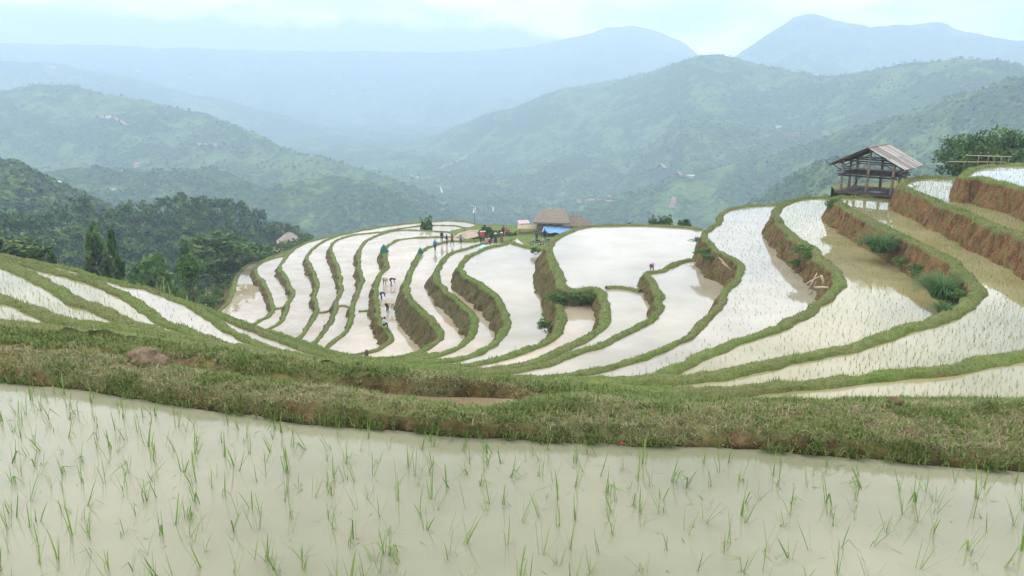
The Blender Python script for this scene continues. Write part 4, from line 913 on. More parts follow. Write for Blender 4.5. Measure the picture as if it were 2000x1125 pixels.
for i, (px, py, z, r, h_, lb) in enumerate(((1668, 432, -13.0, .9, .6, 'small leafy plant high on the red bank, just right of the shelter corner'), (1760, 512, -13.3, .8, .6, 'small leafy plant on the red bank right of the farther arching clump'), (1790, 530, -13.4, .9, .6, 'small leafy plant on the red bank midway between the two arching clumps'), (1880, 580, -12.3, 1.0, .5, 'low plant on the dyke right of the larger arching clump'), (1552, 515, -15.3, .8, .5, 'small plant low on the earth wall left of the sticks'), (1535, 480, -15.0, .7, .5, 'small plant higher on the earth wall left of the sticks'))): bush(px, py, z, r, h_, lb, .2, 40 + i)
# tall arching grass tussocks on the right bank
def tussock(px, py, z, r, h, label, n=700, seed=1):
    rg_ = np.random.default_rng(seed); B = Blades(); st = RNG
    a = rg_.uniform(0, 6.28, n); rr = r * .35 * np.sqrt(rg_.random(n)); p0 = np.stack([np.cos(a) * rr, np.sin(a) * rr, np.zeros(n)], 1)
    V = []; F = []; T = []; k = 7
    for i in range(n):
        d = np.array([math.cos(a[i]), math.sin(a[i]), 0]); L_ = h * rg_.uniform(.9, 1.5); le = rg_.uniform(.05, .7); p = p0[i].copy(); s_ = np.array([-d[1], d[0], 0]); w = rg_.uniform(.012, .024); tn = np.clip(rg_.normal(.45, .2), 0, .9)
        for j in range(k):
            t = j / (k - 1)
            if j:
                an = le + 1.55 * t ** 1.6 * rg_.uniform(.8, 1.15); p = p + (d * math.sin(an) + np.array([0, 0, 1]) * math.cos(an)) * L_ / (k - 1)
            ww = w * (1 - t ** 2) + .002; V += [p - s_ * ww, p + s_ * ww]; T += [tn, tn]
            if j: c = len(V) - 4; F.append((c, c + 1, c + 3, c + 2))
    o = obj_np('grass_tussock', np.array(V), np.array(F), M['tuss'], dict(tint=np.array(T)), smooth=False); o.location = at(px, py, z); tag(o, label, 'grass clump')
M['tuss'] = grass_mat('tussock_leaves', [(0, (0.035, 0.09, 0.025)), (.5, (0.085, 0.19, 0.05)), (1, (0.19, 0.31, 0.10))], .25)
tussock(1716, 492, -13.2, 1.5, 1.75, 'farther of the two round arching grass clumps on the red bank', 700, 1)
tussock(1838, 582, -13.2, 1.7, 1.8, 'nearer and larger arching grass clump on the red bank', 800, 2)
tussock(1845, 612, -13.0, 1.0, .75, 'small low grass clump below the larger arching one', 300, 3)
tussock(1636, 398, -12.3, .7, .6, 'grass clump growing at the foot of the shelter corner', 260, 4)
tussock(1380, 505, -16.6, .9, .5, 'drooping grass clump on the bank hump right of the big pond', 260, 5)

# ------------------------------------------------------------------ stilt shelter on the right
TH = R(40); gx_, rx_ = Vector((math.cos(TH), -math.sin(TH), 0)), Vector((math.sin(TH), math.cos(TH), 0))
zg = -11.75
o_ = Vector((38.1, 85.8, zg)); sh = empty('stilt_shelter', o_, 'open wooden shelter on stilts with a grey plank roof above the terraces', 'shelter', None, -TH)
def lp(g, r, z): return (g, r, z)
for g, r, h, lean in ((-2.7, .3, 3.55, .0), (2.55, .3, 3.35, .05), (-2.7, 3.0, 3.6, 0), (2.55, 3.0, 3.4, 0), (0, .35, 4.75, .05), (2.55, 5.4, 3.4, 0), (-2.7, 5.4, 3.6, 0), (0, 5.3, 4.75, 0)):
    MB().tube([(g - lean, r, -.9), (g, r, h * .5), (g + lean, r, h)], [.17, .15, .13], 8).build('post', M['wood'], sh, True)
MB().box((0, 2.9, .02), (6.4, 6.2, .22)).build('ground_deck', M['wood_dark'], sh)
for i in range(7): MB().box((-2.7 + i * .9, 2.9, .16 + .01 * (i % 2)), (.8, 6.0, .05)).build('deck_board', M['wood_dark'], sh)
zs = 1.95
for r in (.3, 3.0, 5.4): MB().tube([(-3.1, r, zs - .1), (3.0, r, zs - .12)], .09, 7).build('floor_beam', M['wood_dark'], sh, True)
for g in (-2.7, 2.55): MB().tube([(g, -.2, zs - .02), (g, 5.9, zs - .02)], .08, 7).build('floor_beam', M['wood_dark'], sh, True)
rg = random.Random(4)
for i in range(13):
    MB().box((-2.85 + i * .46, 2.85 + rg.uniform(-.1, .1), zs + .10 + rg.uniform(-.01, .02)), (.42, 6.0 + rg.uniform(-.3, .3), .05)).build('floor_board', M['wood_dark'], sh)
hb = Blades(); n = 2600
P = np.stack([RNG.uniform(-2.7, 2.5, n), RNG.uniform(.2, 5.6, n), RNG.uniform(zs + .12, zs + .30, n)], 1)
hb.add(P, RNG.uniform(.3, .6, n), RNG.uniform(.02, .05, n), RNG.uniform(1.3, 1.6, n), RNG.uniform(0, 6.28, n), RNG.uniform(.6, 1, n), 1)
o = hb.build('stored_straw', grass_mat('dull_straw', [(0, (.09, .07, .05)), (1, (.23, .18, .12))], .1), sh); tag(o, kind='stuff')
for (a, b, r_) in (((-2.9, .25, 2.75), (2.8, .25, 2.65), .06), ((-2.9, 5.4, 2.75), (2.8, 5.4, 2.65), .06), ((-3.2, .3, 3.5), (3.1, .3, 3.38), .08), ((-3.2, 3.0, 3.5), (3.1, 3.0, 3.4), .08), ((-3.2, 5.4, 3.5), (3.1, 5.4, 3.4), .08), ((-2.7, -.6, 3.6), (-2.7, 6.2, 3.6), .08), ((2.55, -.6, 3.4), (2.55, 6.2, 3.4), .08), ((0, -.7, 4.8), (0, 6.3, 4.8), .08), ((-2.7, .2, 2.6), (-2.7, 5.6, 2.7), .05), ((2.6, .2, 2.5), (2.6, 5.6, 2.6), .05)):
    MB().tube([a, b], r_, 6).build('roof_beam', M['wood_dark'] if r_ > .07 else M['wood'], sh, True)
for (a, b) in (((-2.7, .3, 2.3), (-3.9, .2, 3.05)), ((-2.7, 3.0, 2.3), (-3.9, 2.9, 3.05)), ((2.55, .3, 2.2), (3.6, .3, 2.9)), ((2.55, 5.4, 2.2), (3.6, 5.4, 2.9)), ((-2.7, .3, 2.9), (-1.5, .3, 3.45)), ((-1.4, .3, 3.5), (0, .3, 4.2)), ((2.55, .35, 2.7), (1.2, .35, 3.4)), ((-1.9, 1.0, .2), (-1.3, 3.0, 2.0)), ((-3.4, .6, 2.25), (-2.2, 1.8, 2.3)), ((-3.5, 1.4, 2.4), (-2.0, .9, 2.55))):
    MB().tube([a, b], .05, 6).build('brace', M['wood_dark'], sh, True)
# roof: two slopes of overlapping planks on rafters
ez, az_ = 2.95, 4.9
for s_ in (-1, 1):
    wdt = 4.05 if s_ < 0 else 3.85; top = Vector((0, 0, az_)); ev = Vector((s_ * wdt, 0, ez if s_ < 0 else ez - .05)); dr_ = (ev - top)
    for r in (-.5, 1.2, 2.9, 4.6, 6.1): MB().tube([(0, r, az_ - .08), (ev.x * .98, r, ev.z - .06)], .06, 6).build('rafter', M['wood_dark'], sh, True)
    L_ = dr_.length; ang = math.atan2(dr_.z, dr_.x)
    for row, (t0, t1) in enumerate(((0, .54), (.50, 1.02))):
        nb = 15
        for i in range(nb):
            r0 = -.9 + i * (7.5 / nb); c = top + dr_ * ((t0 + t1) / 2); ln = L_ * (t1 - t0) + rg.uniform(-.06, .12)
            rot = Matrix.Rotation(-ang, 3, 'Y') @ Matrix.Rotation(rg.uniform(-.012, .012), 3, 'Z')
            dz = .075 + (0 if row else .05) + (.022 if i % 2 else 0) + rg.uniform(0, .015)
            o = MB().box((0, 0, 0), (ln, 7.5 / nb * rg.uniform(1.0, 1.16), .028)).build('roof_plank', M['plank%d' % rg.randrange(3)] if 'plank0' in M else M['wood'], sh)
            nrm = Vector((-dr_.z * s_, 0, abs(dr_.x))).normalized() if True else None
            nrm = Vector((s_ * abs(dr_.z), 0, abs(dr_.x))).normalized()
            o.location = c + nrm * dz + Vector((0, r0 + 3.75 / nb, 0)); o.rotation_euler = rot.to_euler()
MB().box((0, 2.8, az_ + .16), (.42, 7.6, .05)).build('ridge_board', M['plank2'], sh)
purple = simple_mat('faded_tarp', (.32, .28, .36)); o = MB().poly([(.2, .3, .26), (1.2, .2, .24), (1.9, .6, .34), (1.6, 1.3, .25), (.8, 1.6, .30), (0.1, 1.1, .25)], [(0, 1, 2, 3, 4, 5)])
b0 = len(o.v); o.v += [(x, y, z - .05) for x, y, z in o.v]; o.f.append(tuple(range(b0 + 5, b0 - 1, -1))); o = o.build('folded_tarp', purple); o.matrix_world = Matrix.Translation(o_) @ Matrix.Rotation(-TH, 4, 'Z'); tag(o, 'crumpled grey tarp lying on the ground deck under the stilt shelter', 'tarp')
# earth platform that carries the shelter
X = unproj([(1642, 385), (1652, 380), (1700, 378), (1752, 376), (1790, 368)], -11.95)
V = np.vstack([X, X + [2.5, 9, 0], X + [2.5, 9, -3], X + [-.1, -.5, -.5]])
n = len(X); F = [(i, i + 1, n + i + 1, n + i) for i in range(n - 1)] + [(3 * n + i, 3 * n + i + 1, i + 1, i) for i in range(n - 1)] + [(n + i, n + i + 1, 2 * n + i + 1, 2 * n + i) for i in range(n - 1)]
o = obj_np('shelter_platform', V, np.array(F), M['bank'], dict(soil=np.full(len(V), .3), red=np.full(len(V), .2), dry=np.full(len(V), .4)), smooth=False); tag(o, kind='structure')

# bamboo rail at the top right
e = empty('bamboo_rail', at(1945, 325, -8.0) + Vector((0, 3, 0)), 'low bamboo rail on the top terrace in front of the trees', 'fence')
for x in (-1.2, -.1, .9, 1.5, 2.2, 3.0): MB().tube([(x, 0, -.6), (x + .03, 0, .75)], .035, 6).build('post', M['wood'] if x > -1 else M['wood_dark'], e, True)
MB().tube([(-1.4, 0, .82), (3.3, 0, .66)], .04, 6).build('rail', M['bamboo'], e, True); MB().tube([(-3.0, .1, .16), (2.8, 0, .12)], .035, 6).build('rail', M['bamboo'], e, True); MB().tube([(-5.2, .3, -.10), (-3.3, .3, -.12)], .04, 6).build('rail', M['bamboo'], e, True)

# sticks, poles and stumps on the broken bank
def stick(px0, py0, px1, py1, z, r, label, name='stick', mat='bamboo', dz=.4):
    a = at(px0, py0, z); d = a.y; b = rays([(px1, py1)])[0]; b = Vector(b * (d / b[1])); o = MB().tube([a, (a + b) / 2 + Vector((.02, 0, .03)), b], [r, r * .9, r * .7], 7).build(name, M[mat], None, True); tag(o, label, 'stick' if name == 'stick' else name.replace('_', ' '))
stick(1404, 503, 1428, 528, -15.7, .07, 'pale pole lying across the broken bank beside the big seeded paddy')
stick(1410, 513, 1436, 534, -15.9, .06, 'second pale pole just below the first on the broken bank')
stick(1604, 538, 1610, 560, -13.8, .09, 'short white upright stick at the collapsed corner of the dyke')
stick(1592, 562, 1618, 562, -13.75, .10, 'pale flat-lying stick at the foot of the white upright one')
stick(1578, 566, 1596, 533, -13.9, .05, 'thin crooked stick leaning left in the bundle on the collapsed corner')
stick(1572, 556, 1600, 540, -13.9, .05, 'thin stick crossing the bundle on the collapsed corner')
stick(1584, 575, 1594, 548, -13.9, .045, 'grey stick nearest the camera in the bundle on the collapsed corner', mat='wood')
stick(1559, 474, 1563, 486, -13.9, .05, 'short pale stick standing among the leaves on the dyke')
stick(716, 696, 716, 684, -28.6, .22, 'short dark post at the bottom corner of the seeded paddy', 'wooden_post', 'wood_dark')
stick(927, 448, 927, 398, -30.5, .05, 'thin tall pole standing behind the highest far paddy', 'pole', 'wood_dark')

# ------------------------------------------------------------------ thatched house with blue awning
def thatch_roof(name, base, w, d, h, ridge, over, parent, mat, layers=4):
    """Hipped thatch: stepped layers, ragged eave."""
    rg_ = random.Random(int(w * 100)); V = []; F = []
    n = 48; rings = []
    for k in range(layers * 2 + 1):
        t = k / (layers * 2)
        step_ = .05 if k % 2 else 0
        ww, dd = (w / 2 + over) * t + ridge * (1 - t), (d / 2 + over) * t + .05 * (1 - t)
        ring = []
        for i in range(n):
            a = 2 * math.pi * i / n; c, s_ = math.cos(a), math.sin(a); q = (abs(c) ** 12 + abs(s_) ** 12) ** (-1 / 12)
            ring.append((c * q * ww, s_ * q * dd, h * (1 - t) + step_ + rg_.uniform(-.04, .04) - (.1 * t * t)))
        rings.append(ring)
    last = [(x * .97, y * .97, z - .28 + rg_.uniform(-.08, .05)) for x, y, z in rings[-1]]; rings.append(last)
    for r in rings: V += r
    for k in range(len(rings) - 1):
        for i in range(n): F.append((k * n + i, k * n + (i + 1) % n, (k + 1) * n + (i + 1) % n, (k + 1) * n + i))
    F.append(tuple(range(n))[::-1])
    me = bpy.data.meshes.new(name); me.from_pydata([tuple(Vector(v) + Vector(base)) for v in V], [], [f[::-1] for f in F]); me.materials.append(mat)
    return link(bpy.data.objects.new(name, me), parent)
brown_wall = simple_mat('brown_board_wall', (.30, .19, .11), .9, .25, 5); blue = simple_mat('blue_tarpaulin', (.17, .34, .62), .5, .3, 1.5, 'obj', .5)
hp = at(1078, 456, -28.3)
th = empty('thatched_house', hp, 'brown thatched house with a hipped roof beyond the big pond', 'house', None, R(-8))
MB().box((-2.6, 1.4, 1.15), (.18, 4.2, 3.2)).build('wall', brown_wall, th); MB().box((0, -.7, 1.15), (5.2, .15, 3.2)).build('wall', brown_wall, th)
MB().box((0, 3.5, 1.15), (5.2, .15, 3.2)).build('wall', brown_wall, th); MB().box((2.6, 1.4, 1.15), (.18, 4.2, 3.2)).build('wall', brown_wall, th)
MB().box((-1.3, -.8, .7), (.9, .08, 1.9)).build('doorway', M['wood_dark'], th)
for i in range(5): MB().tube([(-2.7 + i * 1.35, -1.6, -1.5), (-2.7 + i * 1.35, -1.6, 2.4)], .08, 6).build('post', M['wood_dark'], th, True)
thatch_roof('roof', (0, 1.2, 2.55), 6.0, 5.0, 2.0, 1.9, .7, th, M['thatch'])
r2_ = thatch_roof('porch_roof', (4.6, .4, 2.0), 4.4, 4.0, 1.5, .8, .5, th, simple_mat('old_thatch', (.19, .155, .125), 1, .4, 4)); 
for g in (3.2, 5.0, 6.6): MB().tube([(g, -1.6, -1.5), (g, -1.6, 2.0)], .07, 6).build('post', M['wood_dark'], th, True)
V = []; nx_, ny_ = 16, 6
for i in range(nx_):
    for j in range(ny_):
        u, v = i / (nx_ - 1), j / (ny_ - 1); V.append((-1.5 + 6.1 * u, -1.8 - 2.6 * v, 1.75 - .75 * v - .3 * math.sin(math.pi * v) * .5 + .12 * math.sin(u * 19) * v - u * .25))
aw = obj_np('blue_awning', np.array(V), grid_faces(nx_, ny_), blue); aw.matrix_world = Matrix.Translation(hp) @ Matrix.Rotation(R(-8), 4, 'Z'); tag(aw, 'bright blue tarpaulin awning stretched in front of the thatched house', 'awning')
sm_ = aw.modifiers.new('thick', 'SOLIDIFY'); sm_.thickness = .03
ws = empty('white_cloth_screen', hp + Vector((3.9, -4.6, 0)), 'pale cloth screen hanging under the blue awning', 'screen'); MB().box((0, 0, -.1), (3.8, .06, 1.2)).build('cloth', M['white'], ws); MB().tube([(-1.9, 0, -1.5), (-1.9, 0, 1.0)], .05, 6).build('pole', M['wood'], ws)
# market lean-to and two pale roofs left of the house
st = empty('straw_lean_to', at(1030, 462, -29.2), 'low straw-roofed lean-to on dark posts left of the thatched house', 'shed')
MB().poly([(-1.9, -.9, 1.7), (1.6, -.9, 1.7), (1.6, .9, 2.2), (-1.9, .9, 2.2), (-1.9, -.9, 1.55), (1.6, -.9, 1.55), (1.6, .9, 2.08), (-1.9, .9, 2.08)], [(0, 1, 2, 3), (7, 6, 5, 4), (0, 4, 5, 1), (1, 5, 6, 2), (2, 6, 7, 3), (3, 7, 4, 0)]).build('roof', simple_mat('fresh_straw', (.38, .32, .22), 1, .25, 5), st)
for x in (-1.5, 1.4): MB().tube([(x, -.7, -1), (x, -.7, 1.6)], .08, 6).build('post', M['wood_dark'], st, True); 
for x in (-1.5, 1.4): MB().tube([(x, .8, -1), (x, .8, 2.05)], .08, 6).build('post', M['wood_dark'], st, True)
def hut(name, loc, w, d, hw, hr, wm, rm, label, cat='house', rz=0, group=None):
    e = empty(name, loc, label, cat, group, rz)
    MB().box((0, 0, hw / 2 - 1.5), (w, d, hw + 3)).build('wall', wm, e)
    ow, od = w / 2 + .4, d / 2 + .4
    MB().poly([(-ow, -od, hw), (ow, -od, hw), (ow, od, hw), (-ow, od, hw), (-ow, 0, hw + hr), (ow, 0, hw + hr)], [(0, 1, 5, 4), (3, 4, 5, 2), (0, 4, 3), (1, 2, 5), (0, 3, 2, 1)]).build('roof', rm, e)
    MB().box((-w * .2, -d / 2 - .02, hw * .45), (w * .16, .05, hw * .8)).build('door', M['wood_dark'], e); MB().box((w * .22, -d / 2 - .02, hw * .55), (w * .18, .05, hw * .35)).build('window', M['wood_dark'], e)
    return e
pinkw = simple_mat('pinkish_roof', (.55, .42, .40), .8, .15)
hut('small_house', at(1021, 443, -30) * 1.1, 1.9, 1.8, 1.0, .6, M['white'], pinkw, 'small house with a pinkish roof at the left behind the thatched house', rz=.3)
# grey thatched hut at the left rim
gh = empty('grey_thatched_hut', at(566, 478, -40.5), 'grey thatched hut peeping over the left rim of the terraces', 'hut', None, R(25))
MB().box((0, 0, -.6), (4.4, 3.6, 3.4)).build('wall', M['wood'], gh); thatch_roof('roof', (0, 0, .9), 5.0, 4.0, 2.3, .5, .6, gh, simple_mat('grey_thatch', (.33, .28, .25), 1, .35, 4))
o = MB().box((0, 0, 0), (7, 4, .1), Matrix.Rotation(.1, 3, 'Y')).build('yard', M['path'], loc=at(535, 488, -41.3)); tag(o, kind='structure'); o.name = 'yard_ground'

# green bundles and blue bags on the dykes
green_bag = simple_mat('green_bundle', (.02, .14, .09), .7, .4, 6); tealm = simple_mat('light_blue_plastic', (.35, .68, .78), .4, .2)
def bundle(px, py, z, r, h, mat, label, cat='bundle', name='bundle'):
    V = []; F = []; n, k = 14, 8
    for j in range(k):
        t = j / (k - 1)
        for i in range(n):
            a = 6.283 * i / n; rr = r * (1 - t ** 1.6) * (1 + .14 * math.sin(3 * a + j)) + .02; V.append((math.cos(a) * rr, math.sin(a) * rr, h * t - .1))
    for j in range(k - 1):
        for i in range(n): F.append((j * n + i, j * n + (i + 1) % n, (j + 1) * n + (i + 1) % n, (j + 1) * n + i))
    me = bpy.data.meshes.new(name); me.from_pydata(V, [], F); me.shade_smooth(); me.materials.append(mat); o = link(bpy.data.objects.new(name, me)); o.location = at(px, py, z); tag(o, label, cat)
bundle(750, 492, -28.75, .75, 1.5, green_bag, 'pointed dark green bundle at the top of the dyke left of the workers')
bundle(821, 494, -25.95, .45, 1.0, green_bag, 'small dark green bundle on the dyke left of the worker in blue')
bundle(944, 484, -22.9 - 1.3, .75, .6, tealm, 'pale blue plastic bag in the water below the waiting group', 'bag', 'plastic_bag')

# ------------------------------------------------------------------ people
PHASE = [0]; TMPS = []; NMS = []
def mat_flat(name, c): return simple_mat(name, c, .85, .12, 8)
SKIN = mat_flat('skin', (.36, .21, .14)); HAIR = mat_flat('black_hair', (.015, .012, .012)); STRAW = mat_flat('straw_hat', (.62, .52, .33)); DARKT = mat_flat('dark_trousers', (.03, .03, .04))
CL = {k: mat_flat(k + '_cloth', v) for k, v in dict(blue=(.03, .22, .36), black=(.025, .022, .03), navy=(.04, .05, .10), maroon=(.16, .03, .07), pink=(.55, .25, .30), white=(.62, .66, .72), brown=(.20, .11, .08), khaki=(.45, .36, .20), green=(.03, .10, .05), grey=(.25, .25, .27), magenta=(.42, .06, .20), red=(.5, .08, .05), lilac=(.42, .34, .40)).items()}
def person(loc, pose, shirt, trousers, hat, label, face=0.0, h=1.58, skirt=False, side=1):
    h *= 1.12; k = h / 1.65
    J = {}
    if pose in ('stand', 'walk'):
        st_ = .22 if pose == 'walk' else .05
        J = dict(pel=(0, 0, .90), abd=(0, 0, 1.08), che=(.02, 0, 1.28), nec=(.03, 0, 1.42), hea=(.05, 0, 1.53), top=(.04, 0, 1.62),
                 sl=(0, .17, 1.36), el=(.03, .24, 1.10), hl=(.12, .23, .86), fl=(.15, .23, .78), sr=(0, -.17, 1.36), er=(.06, -.24, 1.10), hr=(.2, -.22, .90), fr=(.23, -.22, .82),
                 tl=(0, .09, .86), kl=(st_ * .6, .10, .47), al=(st_ * .5, .10, .08), ol=(st_ * .5 + .16, .11, .03), tr=(0, -.09, .86), kr=(-st_ * .3, -.10, .47), ar=(-st_, -.10, .08), or_=(-st_ + .16, -.11, .03))
    elif pose == 'bend':
        J = dict(pel=(-.12, 0, .84), abd=(.04, 0, .93), che=(.24, 0, .93), nec=(.40, 0, .86), hea=(.50, 0, .82), top=(.58, 0, .78),
                 sl=(.33, .17, .86), el=(.38, .20, .60), hl=(.46, .14, .36), fl=(.48, .12, .27), sr=(.33, -.17, .86), er=(.38, -.22, .60), hr=(.50, -.12, .40), fr=(.53, -.10, .31),
                 tl=(-.12, .11, .80), kl=(.02, .15, .43), al=(-.04, .16, .06), ol=(.12, .17, .03), tr=(-.12, -.11, .80), kr=(.04, -.15, .43), ar=(-.02, -.16, .06), or_=(.14, -.17, .03))
    else:
        J = dict(pel=(0, 0, .30), abd=(.02, 0, .46), che=(.08, 0, .66), nec=(.12, 0, .80), hea=(.16, 0, .91), top=(.17, 0, 1.0),
                 sl=(.08, .17, .74), el=(.22, .22, .55), hl=(.42, .16, .52), fl=(.50, .15, .52), sr=(.08, -.17, .74), er=(.26, -.22, .58), hr=(.48, -.14, .60), fr=(.56, -.12, .62),
                 tl=(.02, .10, .28), kl=(.36, .14, .42), al=(.34, .14, .07), ol=(.48, .15, .03), tr=(.02, -.10, .28), kr=(.38, -.13, .42), ar=(.36, -.14, .07), or_=(.50, -.15, .03))
    Rd = dict(pel=.135, abd=.12, che=.145, nec=.055, hea=.10, top=.075, sl=.065, el=.043, hl=.033, fl=.026, sr=.065, er=.043, hr=.033, fr=.026, tl=.09, kl=.060, al=.040, ol=.035, tr=.09, kr=.060, ar=.040, or_=.035)
    E = [('pel', 'abd'), ('abd', 'che'), ('che', 'nec'), ('nec', 'hea'), ('hea', 'top'), ('che', 'sl'), ('sl', 'el'), ('el', 'hl'), ('hl', 'fl'), ('che', 'sr'), ('sr', 'er'), ('er', 'hr'), ('hr', 'fr'), ('pel', 'tl'), ('tl', 'kl'), ('kl', 'al'), ('al', 'ol'), ('pel', 'tr'), ('tr', 'kr'), ('kr', 'ar'), ('ar', 'or_')]
    ks = list(J); me = bpy.data.meshes.new('tmp'); me.from_pydata([tuple(c * k for c in J[j]) for j in ks], [(ks.index(a), ks.index(b)) for a, b in E], [])
    ob = bpy.data.objects.new('tmp', me); C.objects.link(ob)
    sk = ob.modifiers.new('s', 'SKIN'); sk.use_smooth_shade = True; ss = ob.modifiers.new('u', 'SUBSURF'); ss.levels = 1
    for i, j in enumerate(ks): v = me.skin_vertices[0].data[i]; v.radius = (Rd[j] * k * 1.15, Rd[j] * k * 1.1 * (1.15 if j in ('che', 'pel', 'abd') else 1)); v.use_root = (j == 'pel')
    if PHASE[0] == 0: TMPS.append(ob); return
    nm = NMS.pop(0); bpy.data.objects.remove(ob)
    nm.materials.clear()
    for mt in (CL[shirt], trousers if not isinstance(trousers, str) else CL[trousers], SKIN): nm.materials.append(mt)
    mid = {('pel', 'abd'): 0, ('abd', 'che'): 0, ('che', 'nec'): 0, ('nec', 'hea'): 2, ('hea', 'top'): 2, ('che', 'sl'): 0, ('sl', 'el'): 0, ('el', 'hl'): 0, ('hl', 'fl'): 2, ('che', 'sr'): 0, ('sr', 'er'): 0, ('er', 'hr'): 0, ('hr', 'fr'): 2, ('al', 'ol'): 2, ('ar', 'or_'): 2}
    segs = [(np.array(J[a]) * k, np.array(J[b]) * k, mid.get((a, b), 1)) for a, b in E]
    for p in nm.polygons:
        c = np.array(p.center); best = min(segs, key=lambda s: np.linalg.norm(c - (s[0] + (s[1] - s[0]) * np.clip(np.dot(c - s[0], s[1] - s[0]) / (np.dot(s[1] - s[0], s[1] - s[0]) + 1e-9), 0, 1)))); p.material_index = best[2]
    e = empty('person', loc, label, 'person', None, face)
    link(bpy.data.objects.new('body', nm), e)
    hd, tp = Vector(J['hea']) * k, Vector(J['top']) * k; d = (tp - hd).normalized(); q = d.to_track_quat('Z', 'Y')
    if hat in ('cone', 'wide', 'white'):
        rr, hh = (.27, .17) if hat == 'cone' else (.23, .10); m = MB(); n = 18; V = [(0, 0, hh)]
        for r_, z in ((rr * .5, hh * .55), (rr, 0), (rr * .96, -.02), (rr * .5, hh * .45)):
            V += [(math.cos(6.283 * i / n) * r_, math.sin(6.283 * i / n) * r_, z) for i in range(n)]
        F = [(0, 1 + i, 1 + (i + 1) % n) for i in range(n)] + [(1 + a * n + i, 1 + (a + 1) * n + i, 1 + (a + 1) * n + (i + 1) % n, 1 + a * n + (i + 1) % n) for a in range(3) for i in range(n)]
        m.poly([q @ (Vector(v) * k) + tp - d * .02 for v in V], F); m.build('hat', STRAW if hat != 'white' else CL['white'], e, True)
    else:
        bm = bmesh.new(); bmesh.ops.create_icosphere(bm, subdivisions=2, radius=.115 * k); me = bpy.data.meshes.new('hair')
        for v in bm.verts: v.co = Vector((v.co.x * 1.0, v.co.y, v.co.z * 1.0)) + hd + d * .035 + Vector((-.03, 0, .02)) * k
        bm.to_mesh(me); bm.free(); me.shade_smooth(); me.materials.append(HAIR if hat == 'hair' else CL[hat]); link(bpy.data.objects.new('hair' if hat == 'hair' else 'headscarf', me), e)
    if skirt:
        m = MB(); n = 16; V = []
        a0 = Vector(J['abd']) * k; zt_ = Vector(J['pel']) * k
        for t, r_ in ((0, .15), (.35, .21), (1, .25)):
            c = Vector((zt_.x * (1 - t) + .0 * t, 0, (zt_.z + .06) * (1 - t) + .42 * k * t)); V += [c + Vector((math.cos(6.283 * i / n) * r_, math.sin(6.283 * i / n) * r_, 0)) * k for i in range(n)]
        m.poly(V, [(a * n + i, a * n + (i + 1) % n, (a + 1) * n + (i + 1) % n, (a + 1) * n + i) for a in range(2) for i in range(n)]); m.build('skirt', trousers if not isinstance(trousers, str) else CL[trousers], e, True)
    return e
PE = [
 (850, 491, -26.2, 'walk', 'blue', DARKT, 'blue', 'person in a blue jacket wading alone, left of the other workers', R(-100), 1.72, False),
 (863, 474, -26.0, 'stand', 'navy', DARKT, 'brown', 'person in dark clothes with a brown headscarf, leftmost of the wading group', R(-60), 1.75, False),
 (873, 479, -26.2, 'walk', 'black', DARKT, 'hair', 'person in black with a white cloth, second in the wading group', R(-150), 1.65, False),
 (883, 478, -26.2, 'walk', 'brown', DARKT, 'brown', 'person in a brown top, third in the wading group beside the bank', R(-20), 1.7, False),
 (900, 477, -26.2, 'stand', 'grey', DARKT, 'cone', 'slim person in a pale hat standing alone in the far paddy', R(-90), 1.6, False),
 (907, 457, -29.5, 'sit', 'grey', 'navy', 'grey', 'person in grey crouching on the far dyke above the path', R(-60), 1.6, False),
 (940, 475, -24.2, 'stand', 'red', DARKT, 'cone', 'person in a red top at the left end of the waiting group', R(-40), 1.65, False),
 (945, 473, -24.4, 'stand', 'magenta', 'green', 'cone', 'person in a magenta top and straw hat just right of the one in red', R(20), 1.55, True),
 (957, 478, -24.3, 'bend', 'pink', 'maroon', 'white', 'person in pink bending forward in the middle of the waiting group', R(-160), 1.6, True),
 (968, 478, -24.3, 'stand', 'green', 'navy', 'cone', 'person in dark green under a wide straw hat facing the paddies', R(-90), 1.6, True),
 (980, 475, -24.3, 'stand', 'brown', 'brown', 'cone', 'person in a dark brown dress and straw hat at the right of the group', R(-110), 1.5, True),
 (983, 463, -27.0, 'stand', 'navy', DARKT, 'hair', 'person in a navy jacket standing behind the group on the shoulder', R(-120), 1.8, False),
 (989, 464, -27.0, 'stand', 'red', DARKT, 'hair', 'person in an orange red jacket at the far right behind the group', R(-80), 1.6, False),
 (751, 556, -29.0, 'bend', 'khaki', 'brown', 'white', 'bent worker in khaki with a pale hat, left of the uppermost pair', R(-50), 1.75, False),
 (764, 558, -29.0, 'bend', 'maroon', DARKT, 'hair', 'bent worker in maroon with black hair, right of the uppermost pair', R(10), 1.75, False),
 (745, 585, -29.0, 'bend', 'navy', 'navy', 'white', 'bent worker in navy blue close against the grassy dyke', R(20), 1.6, False),
 (757, 609, -29.0, 'bend', 'khaki', DARKT, 'cone', 'worker in black trousers and straw hat bending beside the brown wall', R(-20), 1.95, False),
 (749, 640, -28.6, 'sit', 'white', DARKT, 'hair', 'person in a white shirt squatting on the dyke, reaching to the right', R(10), 1.9, False),
 (1273, 529, -19.15, 'bend', 'lilac', 'maroon', 'brown', 'lone person in a dark skirt bending on the dyke of the big pond', R(-110), 1.35, True),
 (1048, 472, -25.3, 'stand', 'green', DARKT, 'hair', 'person in dark green standing behind the motorbikes', R(-90), 1.55, False),
 (1064, 469, -25.3, 'stand', 'navy', DARKT, 'hair', 'person in dark blue standing right of the motorbikes under the awning', R(-90), 1.65, False),
]
